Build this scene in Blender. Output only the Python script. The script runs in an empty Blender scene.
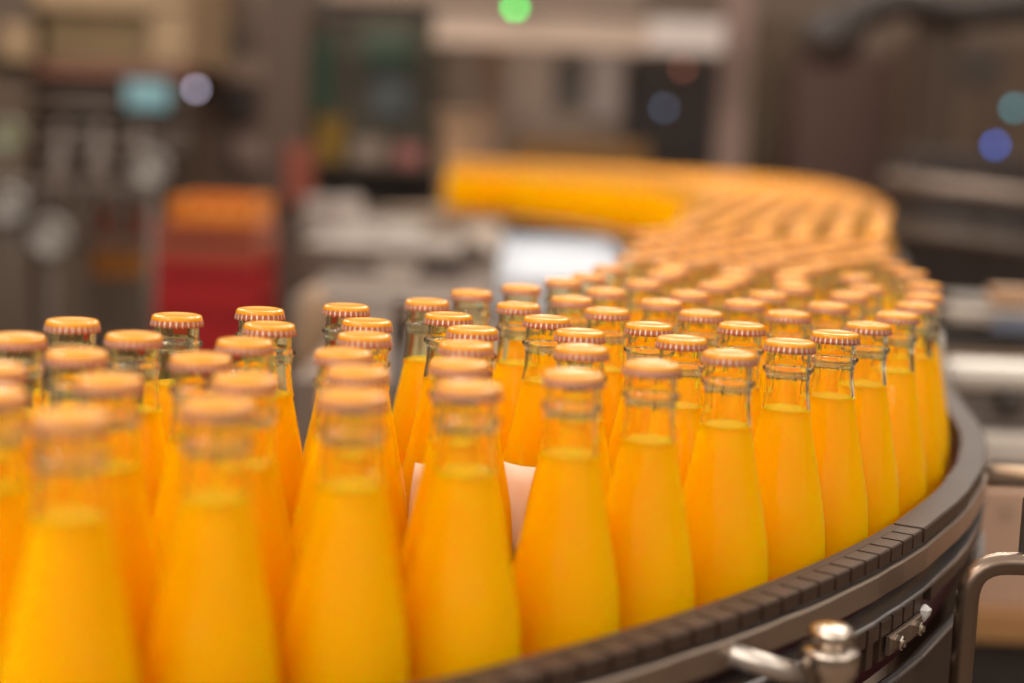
import bpy, bmesh, math, random
from mathutils import Vector, Matrix
from mathutils.geometry import tessellate_polygon

# ------------------------------------------------------------------ camera, world, lights
SC = bpy.context.scene
COL = SC.collection
PITCH, ROLL = math.radians(7.387), math.radians(2.50)
FPX = 1600.0
CAM_Z = 0.307            # the belt surface is z = 0
cp, sp = math.cos(PITCH), math.sin(PITCH)
cr, sr = math.cos(ROLL), math.sin(ROLL)
FWD = Vector((0, cp, -sp))
RT0, UP0 = Vector((1, 0, 0)), Vector((0, sp, cp))
RT = cr * RT0 + sr * UP0
UP = -sr * RT0 + cr * UP0
cam_data = bpy.data.cameras.new('camera')
cam = bpy.data.objects.new('camera', cam_data)
COL.objects.link(cam)
M = Matrix((RT, UP, -FWD)).transposed().to_4x4()
M.translation = Vector((0, 0, CAM_Z))
cam.matrix_world = M
cam_data.sensor_width = 36.0
cam_data.lens = 36.0 * FPX / 1024.0
cam_data.clip_start = 0.02
cam_data.dof.use_dof = True
cam_data.dof.focus_distance = 0.965
cam_data.dof.aperture_fstop = 2.5
SC.camera = cam

world = bpy.data.worlds.new('hall_air')
SC.world = world
world.use_nodes = True
nt = world.node_tree
bg = nt.nodes['Background']
tc = nt.nodes.new('ShaderNodeTexCoord')
sx = nt.nodes.new('ShaderNodeSeparateXYZ')
rp = nt.nodes.new('ShaderNodeValToRGB')
rp.color_ramp.elements[0].position = 0.05
rp.color_ramp.elements[0].color = (0.16, 0.12, 0.09, 1)
rp.color_ramp.elements[1].position = 0.55
rp.color_ramp.elements[1].color = (1.0, 0.92, 0.82, 1)
nt.links.new(tc.outputs['Generated'], sx.inputs[0])
nt.links.new(sx.outputs['Z'], rp.inputs[0])
nt.links.new(rp.outputs[0], bg.inputs[0])
bg.inputs[1].default_value = 1.0
SC.view_settings.view_transform = 'Standard'
SC.view_settings.look = 'None'
SC.view_settings.gamma = 1.0
SC.view_settings.use_curve_mapping = False
SC.view_settings.exposure = 0.36
SC.cycles.use_denoising = True
SC.cycles.max_bounces = 14
SC.cycles.transmission_bounces = 14
SC.cycles.transparent_max_bounces = 24
SC.cycles.diffuse_bounces = 4
SC.cycles.glossy_bounces = 4
SC.cycles.caustics_reflective = False
SC.cycles.caustics_refractive = True
SC.cycles.sample_clamp_indirect = 6.0


def area_light(name, loc, target, sx, sy, power, color):
    l = bpy.data.lights.new(name, 'AREA')
    l.shape = 'RECTANGLE'
    l.size, l.size_y = sx, sy
    l.energy = power
    l.color = color
    o = bpy.data.objects.new(name, l)
    COL.objects.link(o)
    o.location = loc
    d = Vector(target) - Vector(loc)
    o.rotation_euler = d.to_track_quat('-Z', 'Y').to_euler()
    return o


area_light('hall_or_fill_light', (0.5, 1.9, 1.75), (0.05, 1.0, 0), 1.5, 0.25, 19, (1, 0.93, 0.84))
area_light('hall_or_fill_light', (-1.4, 0.2, 1.9), (0, 0.9, 0), 1.5, 0.25, 20, (1, 0.93, 0.84))
area_light('hall_or_fill_light', (0.9, 4.6, 2.3), (0.5, 4.0, 0), 2.2, 0.3, 55, (1, 0.93, 0.84))
area_light('hall_or_fill_light', (-2.0, 5.0, 2.5), (-1, 5.5, 0), 2.2, 0.3, 60, (1, 0.93, 0.84))
area_light('hall_or_fill_light', (-0.9, -1.3, 1.5), (0.05, 1.0, 0.05), 2.4, 1.0, 26, (1, 0.93, 0.84))  # fill light added behind the camera for the bottle sides
area_light('hall_or_fill_light', (1.9, -0.6, 1.5), (0.1, 1.1, 0.05), 1.8, 0.8, 12, (1, 0.93, 0.84))  # second added fill light, behind the camera on the right

# ------------------------------------------------------------------ helpers
def W(px, py, D):
    """the point at depth y = D that stands at a given place in the photograph"""
    u, v = (px - 512) / FPX, (py - 341.5) / FPX
    d = FWD + RT * u - UP * v
    t = D / d.y
    return Vector((d.x * t, D, CAM_Z + d.z * t))


def mat(name, color, rough=0.5, metal=0.0, noise=0.0, nscale=20.0, bump=0.0, coat=0.0, spec=0.5, sss=0.0, stretch=None):
    m = bpy.data.materials.new(name)
    m.use_nodes = True
    nt = m.node_tree
    b = nt.nodes['Principled BSDF']
    b.inputs['Base Color'].default_value = (*color, 1)
    b.inputs['Roughness'].default_value = rough
    b.inputs['Metallic'].default_value = metal
    b.inputs['Specular IOR Level'].default_value = spec
    if coat:
        b.inputs['Coat Weight'].default_value = coat
        b.inputs['Coat Roughness'].default_value = 0.06
    if sss:
        b.inputs['Subsurface Weight'].default_value = sss
    if noise or bump:
        tc = nt.nodes.new('ShaderNodeTexCoord')
        mp = nt.nodes.new('ShaderNodeMapping')
        nz = nt.nodes.new('ShaderNodeTexNoise')
        nt.links.new(tc.outputs['Object'], mp.inputs[0])
        nt.links.new(mp.outputs[0], nz.inputs['Vector'])
        if stretch:
            mp.inputs['Scale'].default_value = stretch
        nz.inputs['Scale'].default_value = nscale
        nz.inputs['Detail'].default_value = 4
        if noise:
            mx = nt.nodes.new('ShaderNodeMix')
            mx.data_type = 'RGBA'
            mx.inputs['A'].default_value = (*[c * (1 - noise) for c in color], 1)
            mx.inputs['B'].default_value = (*[min(1, c * (1 + noise)) for c in color], 1)
            nt.links.new(nz.outputs['Fac'], mx.inputs['Factor'])
            nt.links.new(mx.outputs['Result'], b.inputs['Base Color'])
        if bump:
            bp = nt.nodes.new('ShaderNodeBump')
            bp.inputs['Strength'].default_value = bump
            bp.inputs['Distance'].default_value = 0.001
            nt.links.new(nz.outputs['Fac'], bp.inputs['Height'])
            nt.links.new(bp.outputs[0], b.inputs['Normal'])
    return m


def emit(name, color, s):
    m = bpy.data.materials.new(name)
    m.use_nodes = True
    b = m.node_tree.nodes['Principled BSDF']
    b.inputs['Base Color'].default_value = (*color, 1)
    b.inputs['Emission Color'].default_value = (*color, 1)
    b.inputs['Emission Strength'].default_value = s
    return m


def obj(name, bm, m, parent=None, smooth=False, loc=None):
    me = bpy.data.meshes.new(name)
    bmesh.ops.recalc_face_normals(bm, faces=bm.faces)
    bm.to_mesh(me)
    bm.free()
    for mm in (m if isinstance(m, (list, tuple)) else [m]):
        me.materials.append(mm)
    if smooth:
        for p in me.polygons:
            p.use_smooth = True
    o = bpy.data.objects.new(name, me)
    COL.objects.link(o)
    if parent:
        o.parent = parent
    if loc:
        o.location = loc
    return o


def tag(o, label, cat, group=None, kind=None):
    o['label'] = label
    o['category'] = cat
    if group:
        o['group'] = group
    if kind:
        o['kind'] = kind
    return o


def thing(name, label, cat, loc=(0, 0, 0), group=None):
    o = bpy.data.objects.new(name, None)
    COL.objects.link(o)
    o.location = loc
    return tag(o, label, cat, group)


def bx(bm, x0, x1, y0, y1, z0, z1, bev=0.0):
    r = bmesh.ops.create_cube(bm, size=1.0)
    vs = r['verts']
    for v in vs:
        v.co = Vector(((x0 + x1) / 2 + v.co.x * (x1 - x0), (y0 + y1) / 2 + v.co.y * (y1 - y0), (z0 + z1) / 2 + v.co.z * (z1 - z0)))
    if bev:
        es = list({e for v in vs for e in v.link_edges})
        bmesh.ops.bevel(bm, geom=es, offset=bev, segments=2, affect='EDGES', profile=0.5)
    return bm


def box(x0, x1, y0, y1, z0, z1, bev=0.0):
    return bx(bmesh.new(), x0, x1, y0, y1, z0, z1, bev)


def lathe(bm, prof, n=32, c=(0, 0, 0), axis='Z', mats=None, close_top=True, close_bot=True, wave=None):
    """prof: list of (r, z). mats: per ring segment material index"""
    rings = []
    for i, (r, z) in enumerate(prof):
        ring = []
        for k in range(n):
            a = 2 * math.pi * k / n
            rr = r + (wave(i, k) if wave else 0)
            p = (rr * math.cos(a), rr * math.sin(a), z)
            if axis == 'X':
                p = (p[2], p[0], p[1])
            elif axis == 'Y':
                p = (p[0], p[2], p[1])
            ring.append(bm.verts.new((p[0] + c[0], p[1] + c[1], p[2] + c[2])))
        rings.append(ring)
    for i in range(len(rings) - 1):
        for k in range(n):
            f = bm.faces.new((rings[i][k], rings[i][(k + 1) % n], rings[i + 1][(k + 1) % n], rings[i + 1][k]))
            if mats:
                f.material_index = mats(i, k)
    if close_bot:
        bm.faces.new(rings[0])
    if close_top:
        bm.faces.new(rings[-1])
    return bm


def tube(bm, pts, r, n=14, cap=True):
    pts = [Vector(p) for p in pts]
    rings = []
    ref = Vector((0, 0, 1))
    for i, p in enumerate(pts):
        t = (pts[min(i + 1, len(pts) - 1)] - pts[max(i - 1, 0)]).normalized()
        a = t.cross(ref)
        if a.length < 0.2:
            a = t.cross(Vector((0, 1, 0)))
        a.normalize()
        b = t.cross(a).normalized()
        if rings and False:
            pass
        rings.append([bm.verts.new(p + a * r * math.cos(2 * math.pi * k / n) + b * r * math.sin(2 * math.pi * k / n)) for k in range(n)])
    for i in range(len(rings) - 1):
        # best alignment of the next ring
        best = min(range(n), key=lambda s: (rings[i][0].co - rings[i + 1][s].co).length)
        rev = (rings[i][1].co - rings[i + 1][(best + 1) % n].co).length > (rings[i][1].co - rings[i + 1][(best - 1) % n].co).length
        nx = [rings[i + 1][(best + (-k if rev else k)) % n] for k in range(n)]
        rings[i + 1] = nx
        for k in range(n):
            bm.faces.new((rings[i][k], rings[i][(k + 1) % n], nx[(k + 1) % n], nx[k]))
    if cap:
        bm.faces.new(rings[0])
        bm.faces.new(rings[-1])
    return bm


def bend(p0, corner, p1, r, n=7):
    """a path p0 -> corner -> p1 with a rounded corner"""
    p0, c, p1 = Vector(p0), Vector(corner), Vector(p1)
    a, b = (p0 - c).normalized(), (p1 - c).normalized()
    s, e = c + a * r, c + b * r
    out = [p0]
    for i in range(n + 1):
        t = i / n
        out.append(s * (1 - t) ** 2 + c * 2 * t * (1 - t) + e * t * t)
    out.append(p1)
    return out


# ------------------------------------------------------------------ materials
steel = mat('brushed_steel', (0.34, 0.26, 0.205), 0.34, 0.9, 0.12, 30, 0.1)
steel_pale = mat('pale_steel_plate', (0.60, 0.54, 0.49), 0.35, 0.35, 0.1, 12)
steel_dark = mat('aged_dark_steel', (0.17, 0.125, 0.10), 0.4, 0.7, 0.2, 12)
steel_side = mat('brown_sheet_steel', (0.15, 0.105, 0.08), 0.3, 0.8, 0.2, 8, 0, stretch=(1, 1, 0.2))
steel_rim = mat('blue_grey_rim_steel', (0.36, 0.34, 0.34), 0.25, 0.8)
chrome = mat('polished_steel', (0.52, 0.44, 0.37), 0.2, 1.0)
steel_pale2 = mat('satin_steel_rod', (0.5, 0.44, 0.39), 0.35, 0.85)
tube_bright = mat('bright_tube_steel', (0.60, 0.47, 0.36), 0.32, 0.85)
tube_steel = mat('tube_steel', (0.20, 0.145, 0.11), 0.3, 0.95)
plastic_brown = mat('brown_wear_plastic', (0.046, 0.025, 0.016), 0.5, 0, 0.25, 60, 0.3, spec=0.3)
recess_dark = mat('dark_steel_slot_shade', (0.045, 0.035, 0.032), 0.5, 0.3, 0.2, 20)  # dark steel, also the shade put into the rail slots
red_dark = mat('dark_maroon_paint', (0.055, 0.012, 0.014), 0.45)
belt_m = mat('tan_chain_plate', (0.50, 0.36, 0.25), 0.35, 0.2, 0.1, 40)
dirt_floor = mat('brown_hall_floor', (0.16, 0.11, 0.075), 0.5, 0, 0.3, 3)


def glass_neck_mat():
    m = bpy.data.materials.new('clear_bottle_glass')
    m.use_nodes = True
    b = m.node_tree.nodes['Principled BSDF']
    b.inputs['Base Color'].default_value = (1.0, 1.0, 0.78, 1)
    b.inputs['Roughness'].default_value = 0.0
    b.inputs['IOR'].default_value = 1.36
    b.inputs['Transmission Weight'].default_value = 1.0
    return m


def glass_thin_mat():
    m = bpy.data.materials.new('bottle_glass_over_juice')
    m.use_nodes = True
    nt = m.node_tree
    nt.nodes.remove(nt.nodes['Principled BSDF'])
    out = nt.nodes['Material Output']
    tr = nt.nodes.new('ShaderNodeBsdfTransparent')
    gl = nt.nodes.new('ShaderNodeBsdfGlossy')
    gl.inputs['Roughness'].default_value = 0.05
    lw = nt.nodes.new('ShaderNodeLayerWeight')
    lw.inputs['Blend'].default_value = 0.5
    pw = nt.nodes.new('ShaderNodeMath')
    pw.operation = 'POWER'
    pw.inputs[1].default_value = 5.0
    fr = nt.nodes.new('ShaderNodeMath')
    fr.operation = 'MULTIPLY_ADD'
    fr.inputs[1].default_value = 0.12
    fr.inputs[2].default_value = 0.02
    nt.links.new(lw.outputs['Facing'], pw.inputs[0])
    nt.links.new(pw.outputs[0], fr.inputs[0])
    mx = nt.nodes.new('ShaderNodeMixShader')
    nz = nt.nodes.new('ShaderNodeTexNoise')
    nz.inputs['Scale'].default_value = 70
    tc = nt.nodes.new('ShaderNodeTexCoord')
    mp = nt.nodes.new('ShaderNodeMapping')
    mp.inputs['Scale'].default_value = (1, 1, 0.16)
    nt.links.new(tc.outputs['Object'], mp.inputs[0])
    nt.links.new(mp.outputs[0], nz.inputs['Vector'])
    bp = nt.nodes.new('ShaderNodeBump')
    bp.inputs['Strength'].default_value = 0.5
    bp.inputs['Distance'].default_value = 0.006
    nt.links.new(nz.outputs['Fac'], bp.inputs['Height'])
    nt.links.new(bp.outputs[0], gl.inputs['Normal'])
    nt.links.new(fr.outputs[0], mx.inputs[0])
    nt.links.new(tr.outputs[0], mx.inputs[1])
    nt.links.new(gl.outputs[0], mx.inputs[2])
    nt.links.new(mx.outputs[0], out.inputs[0])
    return m


def juice_mat():
    m = bpy.data.materials.new('orange_juice')
    m.use_nodes = True
    nt = m.node_tree
    b = nt.nodes['Principled BSDF']
    out = nt.nodes['Material Output']
    b.inputs['Base Color'].default_value = (1.0, 0.475, 0.0, 1)
    b.inputs['Subsurface Weight'].default_value = 1.0
    b.inputs['Subsurface Radius'].default_value = (1.0, 0.26, 0.02)
    b.inputs['Subsurface Scale'].default_value = 0.025
    b.inputs['Roughness'].default_value = 0.35
    b.inputs['Specular IOR Level'].default_value = 0.02
    tl = nt.nodes.new('ShaderNodeBsdfTranslucent')
    tl.inputs[0].default_value = (1.0, 0.38, 0.0, 1)
    mx = nt.nodes.new('ShaderNodeMixShader')
    mx.inputs[0].default_value = 0.15
    nt.links.new(b.outputs[0], mx.inputs[1])
    nt.links.new(tl.outputs[0], mx.inputs[2])
    nt.links.new(mx.outputs[0], out.inputs[0])
    return m


glass_n, glass_b, juice_m = glass_neck_mat(), glass_thin_mat(), juice_mat()
cap_top = mat('orange_lacquered_tin', (0.72, 0.28, 0.006), 0.25, 0.0, 0.1, 90, 0, 0.22, spec=0.35)
cap_skirt = mat('rosy_cap_skirt', (0.45, 0.15, 0.085), 0.35, 0.2)  # rosy brown between the flute ridges
cap_edge = mat('tin_flute_highlight', (0.85, 0.66, 0.56), 0.25, 0.5)  # bare tin, with the white flute highlights put into the colour
label_m = mat('cream_paper_label', (1.0, 0.84, 0.70), 0.5)

# ------------------------------------------------------------------ bottle positions (metres, on the belt)
NEAR = [(-57.7, 1062.3), (-39.9, 985.9), (-30.2, 1137.5), (5.3, 1193.8), (3.4, 1064.7), (21.2, 992.9), (-23.1, 921.1), (-24.6, 853), (-25.4, 782), (-21.4, 711.4), (38.6, 1261.6), (41, 1123.3), (62.3, 1054.7), (103.3, 1276), (68.8, 1193.8), (105, 1128.4), (84, 979.8), (39.7, 930.1), (127.3, 1367.5), (83.3, 1411.2), (61.4, 1317.8), (132.3, 1201.2), (144.5, 1002.4), (187.8, 1086.2), (199, 979.3), (162, 925.6), (125.8, 1065.7), (166.7, 1149.8), (195.2, 1223.3), (162.2, 1286.5), (228.2, 1297.9), (229.5, 1157.8), (262.9, 1249.9), (231.7, 1036.6), (268, 1110.4), (300.6, 1189.9), (326.3, 1270.7), (352.2, 1374.9), (373.2, 1507.6), (291.4, 1319.8), (306.6, 1436.7), (-243.2, 877.1), (-208.7, 760.6), (-197.9, 830.3), (-252, 806.3), (-174.5, 687.4), (-166.2, 598.6), (-231, 704.8), (-210.7, 640.6), (-194.7, 921.1), (-154.3, 969.4), (-137.6, 898.8), (-138.9, 825.6), (-149.5, 762.6), (-118, 705.2), (-118.3, 638.4), (-106.1, 1010.2), (-85.8, 935.3), (-81, 871.4), (-84.8, 801.5), (-71.9, 742.3), (-67, 673.5), (30.4, 762.4), (37.7, 858), (72.1, 807.4), (98.2, 918.3), (118.7, 862.8)]
FAR = '''1810,13427 2370,13621 1967,14055 1408,14252 2474,14359 1438,14843 2048,14861 2654,14923 1100,15329 1715,15366 2306,15402 2906,15459 1372,15854 1962,15904 2553,15940 3142,16002 3785,16044 1624,16390 2214,16440 2804,16488 3431,16519 1289,16878 1879,16928 2469,16976 3093,17005 3694,17049 1543,17415 2133,17464 2758,17493 3357,17535 3958,17579 1796,17951 2386,17999 2976,18043 3566,18089 4156,18136 1492,18460 2083,18507 2673,18552 3265,18598 3859,18648 1748,18996 2339,19041 2929,19086 3519,19133 4154,19162 2005,19530 2595,19575 3187,19623 3814,19647 4412,19694 1667,20047 2259,20064 2849,20109 3482,20137 4073,20179 1959,20576 3144,20623 3733,20681 4324,20715 2603,21013 4761,21114 3166,21214 3745,21345 2155,21409 4313,21510 2721,21604 4885,21693 3298,21792 3874,21930 2277,21995 4442,22095 2853,22182 5010,22272 3423,22370 3998,22513 2406,22576 4566,22678 2980,22764 5137,22850 3552,22948 4125,23096 2532,23159 4694,23260 3108,23347 5266,23428 3681,23526 4253,23678 2661,23742 4824,23843 3238,23930 5398,24008 3813,24103 4385,24260 2793,24325 4958,24424 3371,24512 5533,24590 3946,24680 4520,24842 2927,24906 5094,25006 3506,25094 5669,25171 4081,25258 4656,25423 3063,25488 5231,25587 3643,25675 5807,25752 4218,25839 4794,26004 3200,26069 5369,26168 3781,26255 5944,26333 4356,26420 4931,26585 3339,26648 5507,26749 3919,26836 6082,26914 4493,27001 2888,27032 5069,27166 3477,27229 5644,27330 4056,27417 6219,27495 4631,27582 3026,27613 5206,27747 3614,27810 5781,27911 4193,27998 6355,28076 4767,28163 3163,28194 5342,28328 3751,28391 5916,28492 4329,28580 6490,28657 4903,28744 3299,28775 5477,28909 3886,28973 6051,29074 4464,29161 6626,29239 5038,29326 3435,29356 5613,29491 4021,29554 6188,29655 4600,29742 6764,29820 5175,29907 3570,29937 5751,30072 4158,30135 6326,30235 4739,30322 6902,30398 5313,30488 3707,30519 5889,30652 4297,30716 6465,30816 4877,30903 7039,30974 5452,31068 3846,31100 6027,31232 4435,31297 6600,31392 5011,31484 7174,31550 5580,31647 3984,31680 6149,31811 4571,31879 6717,31979 7288,32135 5092,32283 5682,32377 6272,32470 6861,32563 4128,32654 4717,32747 5307,32841 5896,32934 6486,33027 7076,33121 4341,33211 4931,33304 5520,33398 6110,33491 6700,33585 7289,33678 4555,33768 5145,33862 5735,33955 6324,34049 6914,34142 7504,34235 4769,34326 5359,34419 5948,34512 6538,34606 7128,34699 4394,34790 7717,34793 4983,34883 5573,34976 6163,35070 6752,35163 7342,35257 4607,35347 7932,35350 5197,35440 5786,35534 6376,35627 6966,35720 7555,35814 4822,35904 5411,35998 6001,36091 6591,36185 7180,36278 4445,36368 7770,36371 5035,36462 5625,36555 6214,36648 6804,36742 7394,36835 4660,36926 7983,36929 5249,37019 5839,37112 6429,37206 7018,37299 7608,37393 4873,37483 8198,37486 5463,37576 6053,37670 6642,37763 7232,37856 4498,37947 7822,37950 5088,38040 8411,38043 5677,38134 6267,38227 6857,38320 7446,38414 4712,38504 8036,38507 5301,38598 5891,38691 6480,38784 7070,38878 7660,38971 4926,39062 8249,39064 5516,39155 6105,39248 6695,39342 7285,39435 4550,39525 7874,39528 5139,39619 8464,39622 5729,39712 6319,39806 6908,39899 7498,39992 4764,40083 8088,40086 5354,40176 8677,40179 5944,40270 6533,40363 7123,40456 7712,40550 4978,40640 8302,40643 5567,40733 6157,40827 6747,40920 7336,41014 4602,41104 7926,41107 5192,41197 8516,41200 5782,41291 6371,41384 6961,41478 7551,41571 4816,41661 8140,41664 5406,41755 8730,41758 5995,41848 6585,41941 7175,42035 7764,42128 5030,42219 8354,42222 5620,42312 8943,42315 6210,42406 6799,42499 7389,42592 4654,42683 7979,42686 5244,42776 8568,42779 5833,42869 6423,42963 7013,43056 7602,43150 4869,43240 8192,43243 5458,43333 8782,43336 6048,43427 6638,43520 7227,43614 4492,43704 7817,43707 5082,43797 8407,43800 5672,43891 8996,43894 6261,43984 6851,44077 7441,44171 4707,44261 8030,44264 5297,44355 8620,44358 5886,44448 9210,44451 6476,44541 7065,44635 7655,44728 4920,44819 8245,44822 5510,44912 8834,44915 6100,45005 6689,45099 7279,45192 4545,45283 7869,45285 5135,45376 8458,45379 5724,45469 9048,45472 6314,45563 6904,45656 7493,45749 4759,45840 8083,45843 5348,45933 8673,45936 5938,46027 9262,46030 6528,46120 7117,46213 4383,46304 7707,46307 4973,46397 8296,46400 5563,46491 8886,46494 6152,46584 6742,46677 7332,46771 4597,46861 7921,46864 5186,46954 8511,46958 5776,47048 9101,47051 6366,47141 6955,47235 7545,47328 4811,47418 8135,47421 5401,47512 8724,47515 5991,47605 9314,47608 6580,47699 7170,47792 4435,47882 7760,47885 5025,47976 8349,47979 5614,48069 8939,48072 6204,48163 9528,48166 6794,48256 7383,48349 4650,48440 7973,48443 5239,48533 8563,48536 5829,48627 9152,48629 6418,48720 7008,48813 4273,48904 7598,48907 4863,48997 8187,49000 5453,49090 8777,49093 6042,49184 9367,49187 6632,49277 7222,49371 4488,49461 7811,49464 5077,49554 8401,49557 5667,49648 8991,49651 6257,49741 9580,49744 6846,49835 7436,49928 4701,50018 8026,50021 5291,50112 8615,50115 5881,50205 9205,50208 6470,50298 7060,50392 4326,50482 7649,50485 4916,50576 8239,50579 5505,50669 8829,50672 6095,50762 9418,50765 6685,50856 3950,50946 7274,50949 4539,51040 7864,51043 5129,51133 8454,51136 5719,51226 9043,51229 6308,51320 9633,51323 6898,51413 4164,51504 7488,51506 4754,51597 8077,51600 5344,51690 8667,51693 5933,51784 9257,51787 6523,51877 3788,51967 7112,51971 4378,52061 7702,52064 4967,52154 8292,52157 5557,52248 8881,52251 6147,52341 9471,52344 3413,52431 6736,52434 4002,52525 7326,52528 4592,52618 7916,52621 5182,52712 8505,52715 5771,52805 9095,52808 6361,52898 3626,52989 6951,52992 4216,53082 7540,53085 4806,53175 8130,53179 5395,53269 8720,53272 5985,53362 9309,53365 3251,53453 6575,53456 3841,53546 7164,53549 4430,53639 7754,53642 5020,53733 8343,53736 5610,53826 8933,53829 6199,53920 9523,53923 3465,54010 6789,54013 4054,54103 7379,54106 4644,54197 7968,54200 5233,54290 8558,54293 5823,54384 9148,54387 3089,54474 6413,54477 3679,54567 7002,54570 4269,54661 7592,54664 4858,54754 8182,54757 5448,54848 8771,54850 2713,54938 6038,54941 9361,54944 3303,55031 6627,55034 3892,55125 7217,55128 4482,55218 7807,55221 5072,55311 8396,55314 2338,55402 5661,55405 8986,55408 2928,55495 6251,55498 3517,55589 6841,55592 4107,55682 7430,55685 4697,55775 8020,55778 5286,55869 8610,55872 2551,55959 5876,55962 9199,55965 3141,56052 6465,56056 3731,56146 7055,56149 4320,56239 7645,56242 4910,56333 8234,56336 2176,56423 5500,56426 8824,56429 2766,56517 6089,56519 3355,56610 6679,56613 3945,56703 7269,56706 4535,56797 7858,56800 1800,56887 5124,56890 8448,56893 2390,56980 5714,56983 9038,56986 2979,57074 6304,57077 3569,57167 6893,57170 4159,57261 7483,57264 1425,57351 4748,57354 8073,57357 2014,57444 5338,57447 8662,57450 2604,57538 5928,57541 3194,57631 6517,57634 3783,57725 7107,57728 1049,57815 4373,57818 7696,57821 1638,57908 4963,57911 8286,57914 2228,58002 5552,58005 2818,58095 6142,58098 3407,58188 6732,58192 673,58279 3997,58282 7321,58285 1263,58372 4586,58375 7911,58378 1853,58466 5176,58469 8501,58472 2442,58559 5766,58562 3032,58652 6355,58655 3622,58746 6945,58749 887,58836 4211,58839 7535,58842 1476,58930 4801,58933 8124,58936 2066,59023 5391,59026 2656,59116 5980,59119 3245,59210 6570,59213 512,59300 3835,59303 7160,59306 1101,59394 4425,59396 7749,59400 1691,59487 5014,59490 2281,59580 5604,59583 2870,59674 6194,59677 135,59764 3460,59767 6783,59770 725,59857 4050,59860 7373,59863 1315,59951 4639,59954 1904,60044 5229,60047 2494,60138 5818,60141 -240,60228 3084,60231 6408,60234 350,60321 3673,60324 6998,60327 940,60415 4263,60418 1529,60508 4853,60511 2119,60602 5442,60605 2708,60695 6032,60698 -26,60785 3298,60788 6622,60791 563,60879 3888,60882 1153,60972 4477,60975 1743,61065 5067,61069 -991,61156 2332,61159 5657,61162 -402,61249 2922,61252 188,61343 3512,61346 778,61436 4101,61439 -1957,61526 1367,61529 4691,61532 -1367,61620 1957,61623 5281,61626 -778,61713 2547,61716 -188,61807 3136,61810 402,61900 3726,61903 -2332,61990 991,61993 4316,61996 -1743,62084 1581,62087 -1153,62177 2171,62180 -563,62271 2760,62274 26,62364 3350,62367 616,62457 3939,62460 -2119,62548 1206,62551 -1529,62641 1795,62644 -939,62734 2385,62738 -350,62828 2975,62831 240,62921 -2494,63012 829,63015 -1904,63105 1419,63108 -1315,63198 2009,63201 -725,63292 2598,63295 -135,63385 454,63479 -2281,63569 1044,63572 -1691,63662 1634,63665 -1101,63756 -512,63849 78,63942 -2656,64033 668,64036 -2066,64126 -1476,64220 -887,64313 -297,64406 292,64500 -2442,64590 -1853,64684 -1263,64777 -673,64870 -2228,65148 -1638,65241 -2604,65611'''
PATH = '''-632,411 -611,415 -590,419 -569,424 -548,429 -528,434 -507,440 -487,446 -467,452 -446,459 -426,466 -406,474 -387,481 -367,490 -347,498 -328,507 -309,516 -290,526 -271,535 -252,546 -234,556 -215,567 -197,578 -179,589 -161,601 -144,613 -127,626 -109,638 -93,651 -76,664 -60,678 -43,692 -27,706 -12,720 4,735 19,750 34,765 48,781 63,796 77,812 91,828 104,845 118,861 131,878 143,895 156,913 168,930 179,948 191,966 202,984 213,1002 223,1021 233,1040 243,1059 253,1078 262,1097 271,1116 279,1136 287,1155 295,1175 303,1195 310,1215 316,1235 323,1256 329,1276 335,1297 340,1317 345,1338 349,1359 351,1367 352,1377 354,1387 356,1399 358,1411 360,1424 362,1437 364,1450 366,1463 368,1476 370,1488 372,1500 374,1511 376,1522 377,1533 379,1544 381,1555 382,1566 384,1576 386,1587 387,1598 389,1608 390,1619 392,1630 393,1641 395,1652 396,1662 397,1673 399,1684 400,1694 401,1705 402,1716 404,1727 405,1738 406,1749 408,1760 410,1771 411,1783 413,1794 414,1805 416,1817 418,1828 420,1840 421,1851 423,1863 426,1875 428,1888 430,1900 432,1912 435,1924 437,1935 439,1946 442,1957 445,1969 447,1981 450,1994 453,2008 457,2024 461,2041 465,2060 469,2081 474,2102 479,2125 484,2149 489,2173 495,2199 501,2227 507,2255 514,2284 520,2315 527,2347 535,2380 543,2415 552,2451 560,2490 570,2529 579,2570 589,2612 599,2654 610,2697 620,2741 630,2784 640,2827 650,2870 660,2912 670,2954 680,2996 690,3037 700,3079 710,3122 720,3165 730,3209 740,3255 750,3301 760,3350 770,3400 780,3452 791,3505 801,3558 812,3613 822,3669 833,3727 843,3786 853,3846 863,3907 873,3970 882,4034 890,4100 898,4169 906,4244 914,4321 922,4402 929,4484 936,4566 942,4647 948,4726 954,4802 958,4874 962,4940 965,5000 967,5053 969,5102 969,5145 969,5185 969,5222 968,5256 966,5289 964,5320 961,5352 958,5383 954,5416 950,5450 945,5486 940,5522 935,5558 929,5593 922,5629 915,5664 908,5698 899,5731 891,5763 881,5794 871,5823 860,5850 848,5875 836,5899 824,5921 810,5941 796,5961 782,5979 767,5997 751,6014 734,6031 717,6047 699,6063 680,6080 660,6096 639,6112 618,6127 595,6141 571,6155 548,6169 523,6182 499,6196 474,6209 449,6222 424,6236 400,6250 376,6264 352,6278 329,6292 305,6306 281,6320 258,6334 233,6348 208,6363 183,6377 156,6391 129,6405 100,6420 70,6435 38,6450 5,6465 -30,6480 -65,6496 -100,6511 -135,6527 -170,6542 -205,6557 -238,6572 -270,6586 -300,6600'''
FAR = [tuple(int(c) / 10000 for c in t.split(',')) for t in FAR.split()]
PATH = [Vector([int(c) / 1000 for c in t.split(',')]) for t in PATH.split()]
NEAR = [(a / 1000, b / 1000) for a, b in NEAR]
NEAR = [(a + 0.003, b) if abs(a + 0.021) < 0.002 and abs(b - 0.711) < 0.003 else (a, b) for a, b in NEAR]
ARC_C, ARC_R = Vector((-0.8434, 1.6122)), 1.2195
H = 0.195

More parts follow.
